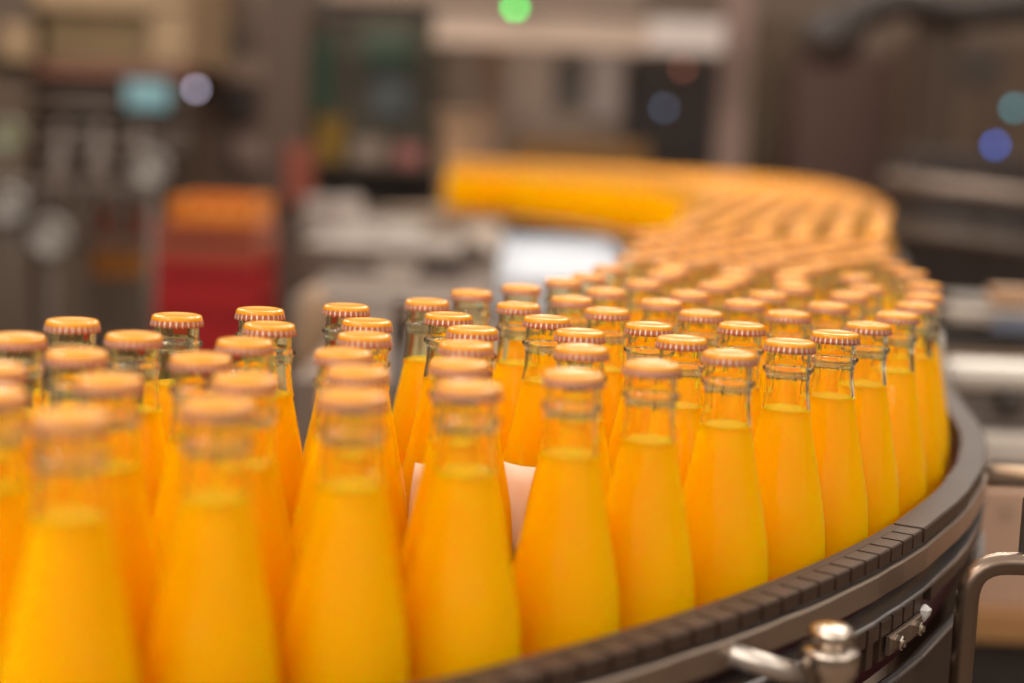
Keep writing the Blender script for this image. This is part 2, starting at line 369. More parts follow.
# profile: (radius, distance below cap top) in mm
GP = [(12.6, 1.0), (12.9, 6.0), (12.9, 9.0), (12.8, 12.5), (13.1, 14.6), (14.5, 15.6), (14.95, 16.4), (14.95, 17.6), (14.4, 18.6), (13.1, 19.6), (12.9, 24), (13.2, 30),
      (14.1, 37), (14.8, 41.5)]
GB = [(14.8, 41.5), (16.0, 48), (17.8, 57), (19.9, 67), (22.3, 79), (24.8, 91), (26.9, 102), (28.4, 113), (29.1, 124), (29.4, 136), (29.4, 182), (28.6, 189), (26, 193.6), (21, 195)]


def make_bottle_meshes(n, lod=False):
    bm = bmesh.new()
    inner = [(min(r, 13.4 if d < 30 else 99) - 1.9, d) for r, d in GP]
    inner[0] = (10.3, 1.0)
    prof = [(r / 1000, H - d / 1000) for r, d in GP] + [(r / 1000, H - d / 1000) for r, d in reversed(inner)]
    prof = prof[len(GP):][::-1][::-1] + prof[:len(GP)]
    # inner wall up from the liquid, over the lip and down the outer wall
    lathe(bm, prof, n, close_top=False, close_bot=False)
    bmesh.ops.recalc_face_normals(bm, faces=bm.faces)
    bm2 = [(r / 1000, H - d / 1000) for r, d in GB]
    nf = len(bm.faces)
    lathe(bm, bm2, n, close_top=True, close_bot=False, mats=lambda i, k: 1)
    bm.faces.ensure_lookup_table()
    for f in bm.faces[nf:]:
        f.material_index = 1
    g = bpy.data.meshes.new('bottle_glass')
    for f in bm.faces:
        f.smooth = True
    bm.to_mesh(g)
    bm.free()
    g.materials.append(glass_n)
    g.materials.append(glass_b)
    # the drink
    bm = bmesh.new()
    jp = [(0.0003, H - 0.0404), (0.0115, H - 0.0403), (0.0138, H - 0.0399)] + \
         [((r - 0.8) / 1000, H - (d + 0.3) / 1000) for r, d in GB[:-1]] + [(0.020, 0.0013)]
    lathe(bm, jp, n)
    bmesh.ops.recalc_face_normals(bm, faces=bm.faces)
    j = bpy.data.meshes.new('juice')
    for f in bm.faces:
        f.smooth = True
    bm.to_mesh(j)
    bm.free()
    j.materials.append(juice_m)
    # the crown cap: 21 flutes
    bm = bmesh.new()
    fl = 27
    seg = fl * (2 if lod else 8)
    cpz = [(0.0003, -0.7), (7.8, -0.75), (9.9, -0.35), (12.0, -0.05), (13.5, -0.35), (14.3, -1.1), (14.6, -2.1), (14.7, -3.0), (14.9, -4.9), (15.1, -6.6), (14.5, -6.6), (13.1, -3.0), (13.0, -0.9), (0.0003, -0.9)]

    def wave(i, k):
        amp = {7: 0.10, 8: 0.32, 9: 0.50, 10: 0.50, 11: 0.05}.get(i, 0)
        return amp / 1000 * math.cos(fl * 2 * math.pi * (k + 0.5) / seg)

    def cm(i, k):
        if i < 6:
            return 0
        if i in (6,):
            return 0
        if i >= 9:
            return 2
        c = math.cos(fl * 2 * math.pi * (k + 0.5) / seg)
        return 2 if c > 0.88 else 1
    lathe(bm, [(r / 1000, H + z / 1000) for r, z in cpz], seg, mats=cm, wave=wave)
    bmesh.ops.recalc_face_normals(bm, faces=bm.faces)
    c = bpy.data.meshes.new('crown_cap')
    for f in bm.faces:
        f.smooth = True
    bm.to_mesh(c)
    bm.free()
    for x in (cap_top, cap_skirt, cap_edge):
        c.materials.append(x)
    return g, j, c


MG, MJ, MC = make_bottle_meshes(40)
LG, LJ, LC = make_bottle_meshes(14, True)
random.seed(4)

ORD = ['leftmost', 'second from the left', 'third from the left', 'fourth from the left', 'fifth from the left', 'sixth from the left', 'seventh from the left',
       'eighth from the left', 'ninth from the left', 'tenth from the left', 'eleventh from the left', 'twelfth from the left', 'thirteenth from the left', 'fourteenth from the left', 'fifteenth from the left']
ROWN = ['outermost row touching the rail', 'second row behind the guide rail', 'third row behind the guide rail', 'fourth row behind the guide rail',
        'fifth row behind the guide rail', 'innermost sixth row']


def bottle(x, y, label, group, meshes, rot):
    o = bpy.data.objects.new('juice_bottle', meshes[0])
    COL.objects.link(o)
    o.location = (x, y, 0.0)
    o.rotation_euler = (0, 0, rot)
    tag(o, label, 'bottle', group)
    for nm, me in (('crown_cap', meshes[2]), ('juice', meshes[1])):
        c = bpy.data.objects.new(nm, me)
        COL.objects.link(c)
        c.parent = o
    return o


rows = {}
for x, y in NEAR:
    r = (Vector((x, y)) - ARC_C).length
    k = max(0, min(5, round((ARC_R - r) / 0.0525)))
    rows.setdefault(k, []).append((x, y))
for k, lst in sorted(rows.items()):
    lst.sort(key=lambda q: q[1] / 1.0 + q[0])
    for i, (x, y) in enumerate(lst):
        lb = f'orange juice bottle, {ORD[i].replace("the ", "")} in the {ROWN[k]}'
        b = bottle(x, y, lb, 'orange juice bottles in the curve near the camera', (MG, MJ, MC), random.random() * 6.28)
        if abs(x + 0.040) < 0.004 and abs(y - 0.986) < 0.006 or abs(x - 0.021) < 0.004 and abs(y - 0.993) < 0.006:
            # a pale patch of label low on the bottle, facing the camera
            bm = bmesh.new()
            dirn = math.atan2(-y, -x)
            a0, a1 = dirn - 0.75, dirn + 0.75
            if x > 0:
                a0, a1 = dirn - 1.45, dirn + 0.2
            N = 14
            levels = [(24.9, 91), (26.95, 102), (28.45, 113), (29.15, 124), (29.45, 136), (29.45, 150)]
            grid = []
            for r, d in levels:
                grid.append([(r + 0.35, d, a0 + (a1 - a0) * q / N) for q in range(N + 1)])
            vo = [[bm.verts.new((r / 1000 * math.cos(a), r / 1000 * math.sin(a), H - d / 1000)) for r, d, a in row] for row in grid]
            vi = [[bm.verts.new(((r - 0.2) / 1000 * math.cos(a), (r - 0.2) / 1000 * math.sin(a), H - d / 1000)) for r, d, a in row] for row in grid]
            L = len(levels)
            for i2 in range(L - 1):
                for q in range(N):
                    bm.faces.new((vo[i2][q], vo[i2][q + 1], vo[i2 + 1][q + 1], vo[i2 + 1][q]))
                    bm.faces.new((vi[i2][q], vi[i2 + 1][q], vi[i2 + 1][q + 1], vi[i2][q + 1]))
            for q in range(N):
                bm.faces.new((vo[0][q], vi[0][q], vi[0][q + 1], vo[0][q + 1]))
                bm.faces.new((vo[L - 1][q], vo[L - 1][q + 1], vi[L - 1][q + 1], vi[L - 1][q]))
            for i2 in range(L - 1):
                bm.faces.new((vo[i2][0], vo[i2 + 1][0], vi[i2 + 1][0], vi[i2][0]))
                bm.faces.new((vo[i2][N], vi[i2][N], vi[i2 + 1][N], vo[i2 + 1][N]))
            lo = obj('label_patch', bm, label_m, b, True)
            lo.rotation_euler = (0, 0, -b.rotation_euler.z)
            lo['label'] = 'pale cream label patch'

zones = [(1.95, 'blurred orange juice bottle packed just beyond the sharp caps', 'bottles packed just beyond the sharp caps'),
         (3.1, 'very blurred orange juice bottle in the narrow stretch of the lane', 'bottles in the narrow stretch of the lane'),
         (99, 'very blurred orange juice bottle where the far lane widens', 'bottles where the far lane widens')]
NIND = 300 - len(NEAR)
for x, y in FAR[:NIND]:
    for lim, lb, gr in zones:
        if y < lim:
            bottle(x, y, lb, gr, (MG, MJ, MC) if y < 1.6 else (LG, LJ, LC), random.random() * 6.28)
            break
# the remaining hundreds of bottles at the far bend, a blurred mass
bm = bmesh.new()
prof = [(0.020, 0.001), (0.0290, 0.006), (0.0293, 0.06), (0.0265, 0.093), (0.020, 0.128), (0.0146, 0.153), (0.0132, 0.165), (0.0142, 0.178), (0.0129, 0.189)]
cprof = [(0.0142, 0.189), (0.0134, 0.193), (0.0110, 0.195)]
for x, y in FAR[NIND:]:
    lathe(bm, prof, 8, (x, y, 0), mats=lambda i, k: 0 if i < 5 else 2, close_top=False)
    nf = len(bm.faces)
    lathe(bm, cprof, 8, (x, y, 0), mats=lambda i, k: 1, close_bot=False)
    bm.faces.ensure_lookup_table()
    bm.faces[-1].material_index = 1
far_glass = mat('far_glass_neck', (0.62, 0.33, 0.06), 0.15, 0, 0, 1, 0, 0.5)
o = obj('juice_bottles', bm, [juice_m, cap_top, far_glass], None, False)
tag(o, 'mass of blurred orange juice bottles filling the far bend of the lane', 'bottles', None, 'stuff')
for p in o.data.polygons:
    p.use_smooth = len(p.vertices) == 4

# ------------------------------------------------------------------ the conveyor under the bottles
OUTER = PATH
nrm = []
for i in range(len(OUTER)):
    t = (OUTER[min(i + 1, len(OUTER) - 1)] - OUTER[max(i - 1, 0)]).normalized()
    nrm.append(Vector((t.y, -t.x)))          # outward


def off(i, d):
    return OUTER[i] + nrm[i] * d


def sweep(prof, i0=0, i1=None, m=None, name='band', parent=None, path=None):
    """prof: closed polygon of (offset outward, z)"""
    i1 = len(OUTER) if i1 is None else i1
    bm = bmesh.new()
    rings = []
    for i in range(i0, i1):
        rings.append([bm.verts.new((*off(i, d), z)) for d, z in prof])
    n = len(prof)
    for a, b in zip(rings, rings[1:]):
        for k in range(n):
            bm.faces.new((a[k], a[(k + 1) % n], b[(k + 1) % n], b[k]))
    bm.faces.new(rings[0])
    bm.faces.new(rings[-1])
    return obj(name, bm, m, parent)


def rect(d0, d1, z0, z1, c=0.001):
    return [(d0, z0), (d1 - c, z0), (d1, z0 + c), (d1, z1 - c), (d1 - c, z1), (d0, z1)]


def arc_box(bm, a0, a1, r0, r1, z0, z1, n=1, ch=0.0008):
    """a block curved about the arc centre with a chamfered outer top edge"""
    pr = [(r0, z0), (r1, z0), (r1, z1 - ch), (r1 - ch, z1), (r0, z1)]
    rings = []
    for i in range(n + 1):
        a = a0 + (a1 - a0) * i / n
        rings.append([bm.verts.new((ARC_C.x + r * math.cos(a), ARC_C.y + r * math.sin(a), z)) for r, z in pr])
    for p, q in zip(rings, rings[1:]):
        for k in range(len(pr)):
            bm.faces.new((p[k], p[(k + 1) % len(pr)], q[(k + 1) % len(pr)], q[k]))
    bm.faces.new(rings[0])
    bm.faces.new(rings[-1])


ZG = H - 0.120
conv = thing('bottle_conveyor', 'curved steel bottle conveyor carrying the packed orange juice bottles', 'conveyor')
inner_pts = [ARC_C + 0.905 * Vector((math.cos(math.radians(a)), math.sin(math.radians(a)))) for a in range(-80, -24, 2)] + \
            [Vector(q) for q in ((0.0, 1.27), (.03, 1.42), (.06, 1.67), (.085, 1.93), (.115, 2.15), (.172, 2.45), (.24, 2.75), (.325, 3.12), (.378, 3.47), (.405, 4.06), (.36, 4.98), (.235, 5.38), (.08, 5.68), (-.09, 6.02), (-.26, 6.09), (-.6, 6.09))]
outer_pts = [off(i, 0.040) for i in range(len(OUTER))]
poly = [Vector((*q, 0)) for q in inner_pts] + [Vector((*q, 0)) for q in reversed(outer_pts)]
bm = bmesh.new()
tp = [bm.verts.new((v.x, v.y, -0.0005)) for v in poly]
bt = [bm.verts.new((v.x, v.y, -0.012)) for v in poly]
for tri in tessellate_polygon([poly]):
    bm.faces.new([tp[i] for i in tri])
    bm.faces.new([bt[i] for i in reversed(tri)])
for i in range(len(poly)):
    j = (i + 1) % len(poly)
    bm.faces.new((tp[i], bt[i], bt[j], tp[j]))
obj('chain_belt', bm, belt_m, conv)
sweep([(0.052, -0.30), (0.058, -0.30), (0.058, -0.010), (0.052, -0.010)], m=steel_side, name='side_panel', parent=conv)
sweep([(0.0570, -0.0098), (0.0608, -0.0098), (0.0612, -0.0078), (0.0605, -0.0062), (0.0570, -0.0062)], m=steel_rim, name='rolled_rim', parent=conv)
sweep([(0.041, -0.012), (0.043, -0.012), (0.043, ZG - 0.030), (0.041, ZG - 0.030)], m=red_dark, name='inner_wall', parent=conv)
# inner side skirt
bm = bmesh.new()
rg = []
for i, q in enumerate(inner_pts):
    t = (inner_pts[min(i + 1, len(inner_pts) - 1)] - inner_pts[max(i - 1, 0)]).normalized()
    n_ = Vector((-t.y, t.x))
    rg.append([bm.verts.new((*(q + n_ * d), z)) for d, z in ((0.0, -0.2), (0.006, -0.2), (0.006, 0.0), (0.0, 0.0))])
for a, b in zip(rg, rg[1:]):
    for k in range(4):
        bm.faces.new((a[k], a[(k + 1) % 4], b[(k + 1) % 4], b[k]))
bm.faces.new(rg[0])
bm.faces.new(rg[-1])
obj('inner_side_panel', bm, steel, conv)
for (lx, ly) in ((0.36, 1.35), (0.16, 0.95), (-0.05, 1.1), (0.42, 2.1), (0.2, 2.4), (0.8, 3.8), (0.5, 4.1), (0.9, 5.5), (0.3, 6.6), (-0.3, 0.9)):
    obj('leg', box(lx - 0.02, lx + 0.02, ly - 0.02, ly + 0.02, -0.83, -0.012, 0.002), steel_dark, conv)
    obj('foot_plate', box(lx - 0.05, lx + 0.05, ly - 0.05, ly + 0.05, -0.85, -0.83, 0.002), steel_dark, conv)

rail = thing('guide_rail', 'brown slotted guide rail with steel band curving round the outer bottles', 'guide rail')
R_IN, R_OUT = ARC_R + 0.0365, ARC_R + 0.0565
# upper wear strip: slotted where the bend is tight, plain beyond
bm = bmesh.new()
A_END = math.radians(-30.2)
A0 = math.radians(-80)
arc_box(bm, A0, A_END, R_IN, R_IN + 0.0065, ZG - 0.0110, ZG, 60)
pitch, gap = 0.0200 / 1.27, 0.0030 / 1.27
a = A_END
while a - pitch > A0:
    arc_box(bm, a - pitch + gap, a, R_IN + 0.0062, R_OUT, ZG - 0.0088, ZG, 1)
    a -= pitch
obj('slotted_wear_strip', bm, plastic_brown, rail)
i_end = min(range(len(OUTER)), key=lambda i: abs(math.atan2(OUTER[i].y - ARC_C.y, OUTER[i].x - ARC_C.x) - A_END) if i < 69 else 9)
sweep(rect(0.0365, 0.0565, ZG - 0.0105, ZG), i_end, None, plastic_brown, 'plain_wear_strip', rail)
sweep(rect(0.0450, 0.0590, ZG - 0.0260, ZG - 0.0108), 0, None, steel, 'steel_band', rail)
sweep(rect(0.0430, 0.0562, ZG - 0.0107, ZG - 0.0090), 0, i_end + 1, recess_dark, 'slot_shade_strip', rail)  # near-black strip added so the slots look shaded
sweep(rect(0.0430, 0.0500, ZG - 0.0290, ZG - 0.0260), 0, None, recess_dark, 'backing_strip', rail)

low = thing('lower_guide', 'lower dark slotted strip running under the steel guide band', 'guide rail')
sweep(rect(0.0440, 0.0585, ZG - 0.0420, ZG - 0.0385), 0, None, steel_rim, 'ledge', low)
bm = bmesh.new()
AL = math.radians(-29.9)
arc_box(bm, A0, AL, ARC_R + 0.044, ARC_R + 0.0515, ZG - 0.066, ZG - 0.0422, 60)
obj('backing_strip', bm, recess_dark, low)  # coloured near-black to give shade between the teeth
bm = bmesh.new()
a = AL
while a - pitch > A0:
    arc_box(bm, a - pitch + gap * 1.2, a, ARC_R + 0.0518, ARC_R + 0.0580, ZG - 0.052, ZG - 0.0422, 1)
    arc_box(bm, a - pitch + gap * 2.2, a - gap * 1.2, ARC_R + 0.0518, ARC_R + 0.0565, ZG - 0.068, ZG - 0.052, 1)
    a -= pitch
obj('slotted_strip', bm, plastic_brown, low)
sweep(rect(0.0440, 0.0580, ZG - 0.052, ZG - 0.0422), i_end + 1, None, plastic_brown, 'plain_strip', low)
# bolted clamp plate
jp = thing('clamp_plate', 'small steel clamp plate with two hex bolts below the guide rail', 'plate')
bm = bmesh.new()
AP0, AP1 = math.radians(-33.0), math.radians(-30.3)
arc_box(bm, AP0, AP1, ARC_R + 0.0585, ARC_R + 0.0610, ZG - 0.0640, ZG - 0.0525, 6)
obj('plate', bm, steel, jp)
for ab in (-32.5, -30.9):
    aa = math.radians(ab)
    c_ = ARC_C + (ARC_R + 0.061) * Vector((math.cos(aa), math.sin(aa)))
    bm = bmesh.new()
    lathe(bm, [(0.0054, 0), (0.0054, 0.0006), (0.0047, 0.0007), (0.0047, 0.0036), (0.0040, 0.0044)], 6)
    lathe(bm, [(0.0022, 0.004), (0.0022, 0.0058), (0.0016, 0.0062)], 12)
    bmesh.ops.rotate(bm, verts=bm.verts, cent=(0, 0, 0), matrix=Matrix.Rotation(math.pi / 2, 3, 'Y'))
    bmesh.ops.rotate(bm, verts=bm.verts, cent=(0, 0, 0), matrix=Matrix.Rotation(aa, 3, 'Z'))
    obj('hex_bolt', bm, chrome, jp, False, (c_.x, c_.y, ZG - 0.0582))
aa = math.radians(-29.9)
c_ = ARC_C + (ARC_R + 0.060) * Vector((math.cos(aa), math.sin(aa)))
tag(obj('cable_tie_end', lathe(bmesh.new(), [(0.0006, -0.006), (0.0035, -0.002), (0.0045, 0.002), (0.0010, 0.005)], 5), mat('white_nylon', (0.8, 0.76, 0.74), 0.4), None, False, (c_.x, c_.y, ZG - 0.054)),
    'small white nylon scrap beside the two hex bolts', 'clip')

# rail support post with its rod
P = W(831, 640, 0.772)
post = thing('rail_post', 'round polished steel clamp post with rod reaching to the guide rail', 'post', (P.x, P.y, 0))
zt = W(831, 624, 0.772).z
bm = bmesh.new()
lathe(bm, [(0.0130, -0.25), (0.0130, zt - 0.0245), (0.0145, zt - 0.0235), (0.0147, zt - 0.0140), (0.0138, zt - 0.0120)], 40)
obj('clamp_body', bm, chrome, post, True)
bm = bmesh.new()
lathe(bm, [(0.0085, zt - 0.0122), (0.0085, zt - 0.0092), (0.0108, zt - 0.0084), (0.0116, zt - 0.0064), (0.0112, zt - 0.0030), (0.0092, zt - 0.0009), (0.0050, zt - 0.0001), (0.0003, zt)], 40)
obj('domed_head', bm, chrome, post, True)
lo_, hi_ = 0.6, 1.0
for _ in range(30):
    md = (lo_ + hi_) / 2
    w_ = W(727, 653, md)
    if (Vector((w_.x, w_.y)) - ARC_C).length > ARC_R + 0.0575:
        lo_ = md
    else:
        hi_ = md
q0 = W(727, 653, md)
q1 = W(812, 680, 0.772)
bm = bmesh.new()
tube(bm, [q0 - Vector((P.x, P.y, 0)), q1 - Vector((P.x, P.y, 0))], 0.0058, 20)
obj('clamp_rod', bm, steel_pale2, post, True)

# tube brackets
bk = thing('tube_bracket', 'bent round steel tube rising beside the conveyor and turning right', 'bracket')
c0 = W(970, 562, 0.955)
bm = bmesh.new()
tube(bm, bend((c0.x, c0.y, -0.5), (c0.x, c0.y, c0.z), (c0.x + 0.45, c0.y + 0.02, c0.z), 0.024), 0.0071, 20)
obj('bent_tube', bm, tube_steel, bk, True)
obj('foot', box(c0.x - 0.02, c0.x + 0.02, c0.y - 0.02, c0.y + 0.02, -0.85, -0.49, 0.002), steel_dark, bk)
pa, pb = W(1019, 554, c0.y + 0.008), W(1019, 497, c0.y + 0.008)
obj('upright_bar', box(pa.x, pa.x + 0.006, c0.y + 0.005, c0.y + 0.011, pa.z - 0.004, pb.z, 0.001), recess_dark, bk)
bk = thing('tube_bracket', 'straight round steel tube leaving the guide rail towards the right', 'bracket')
c0 = W(979, 475, 1.22)
bm = bmesh.new()
tube(bm, bend((c0.x, c0.y, c0.z), (c0.x + 0.42, c0.y, c0.z), (c0.x + 0.42, c0.y, -0.55), 0.03), 0.0085, 20)
obj('bent_tube', bm, tube_bright, bk, True)
obj('foot', box(c0.x + 0.40, c0.x + 0.44, c0.y - 0.02, c0.y + 0.02, -0.85, -0.54, 0.002), steel_dark, bk)

# ------------------------------------------------------------------ the hall
FZ = -0.85
fl = obj('floor', box(-7, 7, -1.5, 11.0, FZ - 0.1, FZ), dirt_floor)
fl['kind'] = 'structure'
wm = mat('dim_hall_wall', (0.22, 0.155, 0.115), 0.7, 0, 0.25, 1.2)
wl = obj('wall_back', box(-7, 7, 11.0, 11.15, FZ, 3.2), wm)
wl['kind'] = 'structure'
wl = obj('wall_left', box(-7.1, -7, -1.5, 11.15, FZ, 3.2), wm)
wl['kind'] = 'structure'
wl = obj('wall_right', box(7, 7.1, -1.5, 11.15, FZ, 3.2), wm)
wl['kind'] = 'structure'


def span(px0, py0, px1, py1, D):
    c = W((px0 + px1) / 2, (py0 + py1) / 2, D)
    w = (px1 - px0) * D / FPX
    h_ = (py1 - py0) * D / FPX
    return c.x - w / 2, c.x + w / 2, c.z - h_ / 2, c.z + h_ / 2


def part(name, r, D, d, m, parent=None, bev=0.004, ztop=None, zbot=None, y0=0.0):
    """a bevelled box standing at depth D (+y0), d deep, spanning a place in the photograph"""
    x0, x1, z0, z1 = span(*r, D)
    if zbot is not None:
        z0 = zbot
    if ztop is not None:
        z1 = ztop
    return obj(name, box(x0, x1, D + y0, D + y0 + d, z0, z1, bev), m, parent)


def ball(name, px, py, D, r, m, parent=None, label=None, cat=None, group=None):
    """a round lens in a short cylindrical housing, facing the camera side"""
    p = W(px, py, D)
    t = thing(name, label, cat, (p.x, p.y, p.z), group)
    bm = bmesh.new()
    lathe(bm, [(r * 0.95, -0.002), (r * 0.9, -r * 0.4), (r * 0.55, -r * 0.8), (0.0004, -r * 0.95)], 20, axis='Y', close_bot=True)
    obj('lens', bm, m, t, True)
    bm = bmesh.new()
    lathe(bm, [(r * 1.15, 0.06), (r * 1.15, 0.0), (r * 1.0, -0.002), (r * 0.2, 0.0)], 20, axis='Y')
    obj('housing', bm, recess_dark, t)
    bm = bmesh.new()
    tube(bm, [(0, 0.05, 0), (0, 0.10, 0), ], r * 0.5, 10)
    obj('stem', bm, recess_dark, t)
    return t


def m3(n, c, r=0.45, metal=0.0, nz=0.12):
    return mat(n, (c[0] * 0.66, c[1] * 0.63, c[2] * 0.60), r, metal, nz, 6)


tan = m3('tan_painted_steel', (0.42, 0.29, 0.17))
mauve = m3('mauve_grey_steel', (0.20, 0.135, 0.105))
brownsteel = m3('brown_machine_steel', (0.13, 0.09, 0.065))
darkm = m3('dark_machine_steel', (0.045, 0.03, 0.025))
midgrey = m3('mid_grey_steel', (0.15, 0.11, 0.09))
greygreen = m3('grey_green_panel', (0.10, 0.13, 0.09))
green_p = m3('green_panel', (0.05, 0.15, 0.09))
rose = m3('rose_brown_panel', (0.20, 0.115, 0.095))
cream = m3('cream_duct', (0.72, 0.56, 0.46))
beige = m3('beige_cabinet', (0.46, 0.34, 0.27))
beige_d = m3('dark_grey_window', (0.13, 0.11, 0.10), 0.2)  # dark grey window panes
pinkgrey = m3('pinkish_grey_column', (0.40, 0.27, 0.23))
post_m = m3('dark_brown_column', (0.10, 0.06, 0.042))
red_c = m3('red_crate_plastic', (0.50, 0.006, 0.010), 0.35)
salmon_c = m3('faded_red_crate_plastic', (0.42, 0.08, 0.035), 0.35)
orange_c = m3('orange_crate_plastic', (0.85, 0.25, 0.008), 0.35)
maroon_c = m3('maroon_crate_plastic', (0.22, 0.035, 0.02), 0.35)
plate1 = m3('pale_table_plate', (0.43, 0.38, 0.345), 0.4, 0.2)
plate2 = m3('taupe_table_plate', (0.25, 0.19, 0.155), 0.4, 0.2)
white_m = m3('white_sheet', (0.72, 0.80, 0.93), 0.4)
blueglass = m3('blue_grey_glass', (0.16, 0.20, 0.22), 0.2)


def cabinet(name, label, r, D, d, m, group=None, door_m=None, doors=1, handle=True, window=None, zbot=None, legs=False, vents=0):
    x0, x1, z0, z1 = span(*r, D)
    if zbot is not None:
        z0 = zbot
    t = thing(name, label, 'machine' if 'machine' in name else 'cabinet', ((x0 + x1) / 2, D, z0), group)
    cx = (x0 + x1) / 2
    w = x1 - x0
    h_ = z1 - z0
    obj('body', box(-w / 2, w / 2, 0.01, d, 0, h_, 0.006), m, t)
    for k in range(doors):
        a = -w / 2 + w * k / doors + 0.01
        b = -w / 2 + w * (k + 1) / doors - 0.01
        o = obj('door', box(a, b, -0.006, 0.0098, 0.015, h_ - 0.015, 0.003), door_m or m, t)
        if handle:
            bm = bmesh.new()
            hx = b - 0.03
            tube(bm, bend((hx, -0.006, h_ * 0.45), (hx, -0.035, h_ * 0.45), (hx, -0.035, h_ * 0.5), 0.01, 4) + bend((hx, -0.035, h_ * 0.5), (hx, -0.035, h_ * 0.56), (hx, -0.006, h_ * 0.56), 0.01, 4), 0.005, 8)
            obj('handle', bm, steel, o)
        for v in range(vents):
            z = h_ * 0.75 + v * 0.03
            obj('vent_slat', box(a + 0.04, b - 0.04, -0.012, -0.0062, z, z + 0.012), darkm, o)
    if window:
        wx0, wx1, wz0, wz1 = span(*window, D)
        obj('window', box(wx0 - cx, wx1 - cx, -0.02, -0.0062, wz0 - z0, wz1 - z0, 0.003), beige_d, t)
    if legs:
        for sx in (-1, 1):
            for yy in (0.05, d - 0.05):
                obj('leg', box(sx * (w / 2 - 0.03) - 0.02, sx * (w / 2 - 0.03) + 0.02, yy - 0.02, yy + 0.02, FZ - z0, 0), m, t)
    return t


# --- left: filling machine with tan hood
x0, x1, z0, z1 = span(-30, -60, 186, 62, 6.0)
t = thing('filling_machine', 'tall tan hooded filling machine at the upper left, out of focus', 'machine', (0, 0, 0))
part('hood', (34, -70, 186, 10, ), 6.0, 0.9, tan, t)
part('hood_window', (44, 12, 150, 60), 6.0, 0.02, m3('amber_grey_window', (0.24, 0.17, 0.09), 0.25), t, y0=0.03)
part('frame_post', (150, 8, 186, 62), 6.0, 0.9, tan, t)
part('frame_post', (-40, -70, 30, 200), 6.0, 0.3, brownsteel, t)
part('side_panel', (0, 24, 34, 60), 5.96, 0.03, tan, t)
part('cross_beam', (-40, 62, 186, 76), 6.0, 0.2, m3('reddish_brown_beam', (0.24, 0.10, 0.065)), t)
part('inner_panel', (-40, 76, 186, 200), 6.5, 0.05, brownsteel, t)
part('lower_cabinet', (-60, 196, 120, 330), 6.0, 0.9, brownsteel, t, zbot=FZ)
for k, py in enumerate((92, 104, 130, 142)):
    a, b = W(-40, py, 6.05), W(190, py + 6, 6.05)
    bm = bmesh.new()
    tube(bm, [a, b], 0.018, 10)
    obj('pipe', bm, midgrey, t, True)
for px in (60, 100, 140):
    p = W(px, 170, 6.02)
    bm = bmesh.new()
    lathe(bm, [(0.05, p.z - 0.12), (0.055, p.z), (0.04, p.z + 0.05), (0.015, p.z + 0.06), (0.015, p.z + 0.18)], 16, (p.x, p.y, 0))
    obj('valve', bm, midgrey, t, True)
cabinet('control_cabinet', 'mauve-brown steel cabinet between the tan machine and the dark column', (188, -60, 264, 175), 7.0, 0.6, mauve, None, mauve, 1, False, (196, 30, 250, 52), FZ, vents=2)
t = thing('roller_frame', 'dim grey steel roller frame behind the left bottles', 'machine', (0, 0, 0))
part('top_rail', (-60, 182, 150, 196), 4.6, 0.05, midgrey, t)
part('lower_rail', (-60, 236, 150, 246), 4.6, 0.05, brownsteel, t)
for px in (-40, 28, 78, 146):
    part('frame_leg', (px, 182, px + 9, 330), 4.6, 0.05, midgrey, t, zbot=FZ)
for k in range(6):
    a = W(-50 + k * 34, 214, 4.62)
    bm = bmesh.new()
    lathe(bm, [(0.03, a.z - 0.06), (0.034, a.z - 0.055), (0.034, a.z + 0.055), (0.03, a.z + 0.06)], 14, (a.x, a.y + 0.03, 0))
    obj('roller', bm, midgrey, t, True)

for (nm, r, m, lb) in (('cable_box', (208, 58, 262, 84), m3('pale_mauve_box', (0.34, 0.24, 0.20)), 'pale mauve cable box low on the mauve cabinet door'),
                       ('cable_box', (222, 90, 256, 118), darkm, 'dark cable box under the pale mauve one'),
                       ('cable_box', (234, 140, 262, 166), m3('pink_grey_box', (0.40, 0.28, 0.25)), 'pinkish-grey box at the bottom of the mauve cabinet')):
    x0, x1, z0, z1 = span(*r, 6.93)
    tt = thing(nm, lb, 'box', ((x0 + x1) / 2, 6.93, z0))
    obj('shell', box(-(x1 - x0) / 2, (x1 - x0) / 2, 0, 0.063, 0, z1 - z0, 0.006), m, tt)
    obj('lid', box(-(x1 - x0) / 2 + 0.01, (x1 - x0) / 2 - 0.01, -0.008, -0.0004, 0.01, z1 - z0 - 0.01, 0.003), m, tt)
# dark column
col = thing('steel_column', 'dark reddish-brown steel column standing left of the green machine', 'column', (0, 0, 0))
x0, x1, z0, z1 = span(264, -60, 302, 330, 5.4)
obj('shaft', box(x0, x1, 5.4, 5.52, FZ + 0.02, z1 + 0.2, 0.004), post_m, col)
obj('base_plate', box(x0 - 0.05, x1 + 0.05, 5.35, 5.57, FZ, FZ + 0.02, 0.003), darkm, col)
part('red_strip', (284, 146, 312, 204), 5.33, 0.05, m3('brick_red_sign', (0.28, 0.06, 0.03)), col)


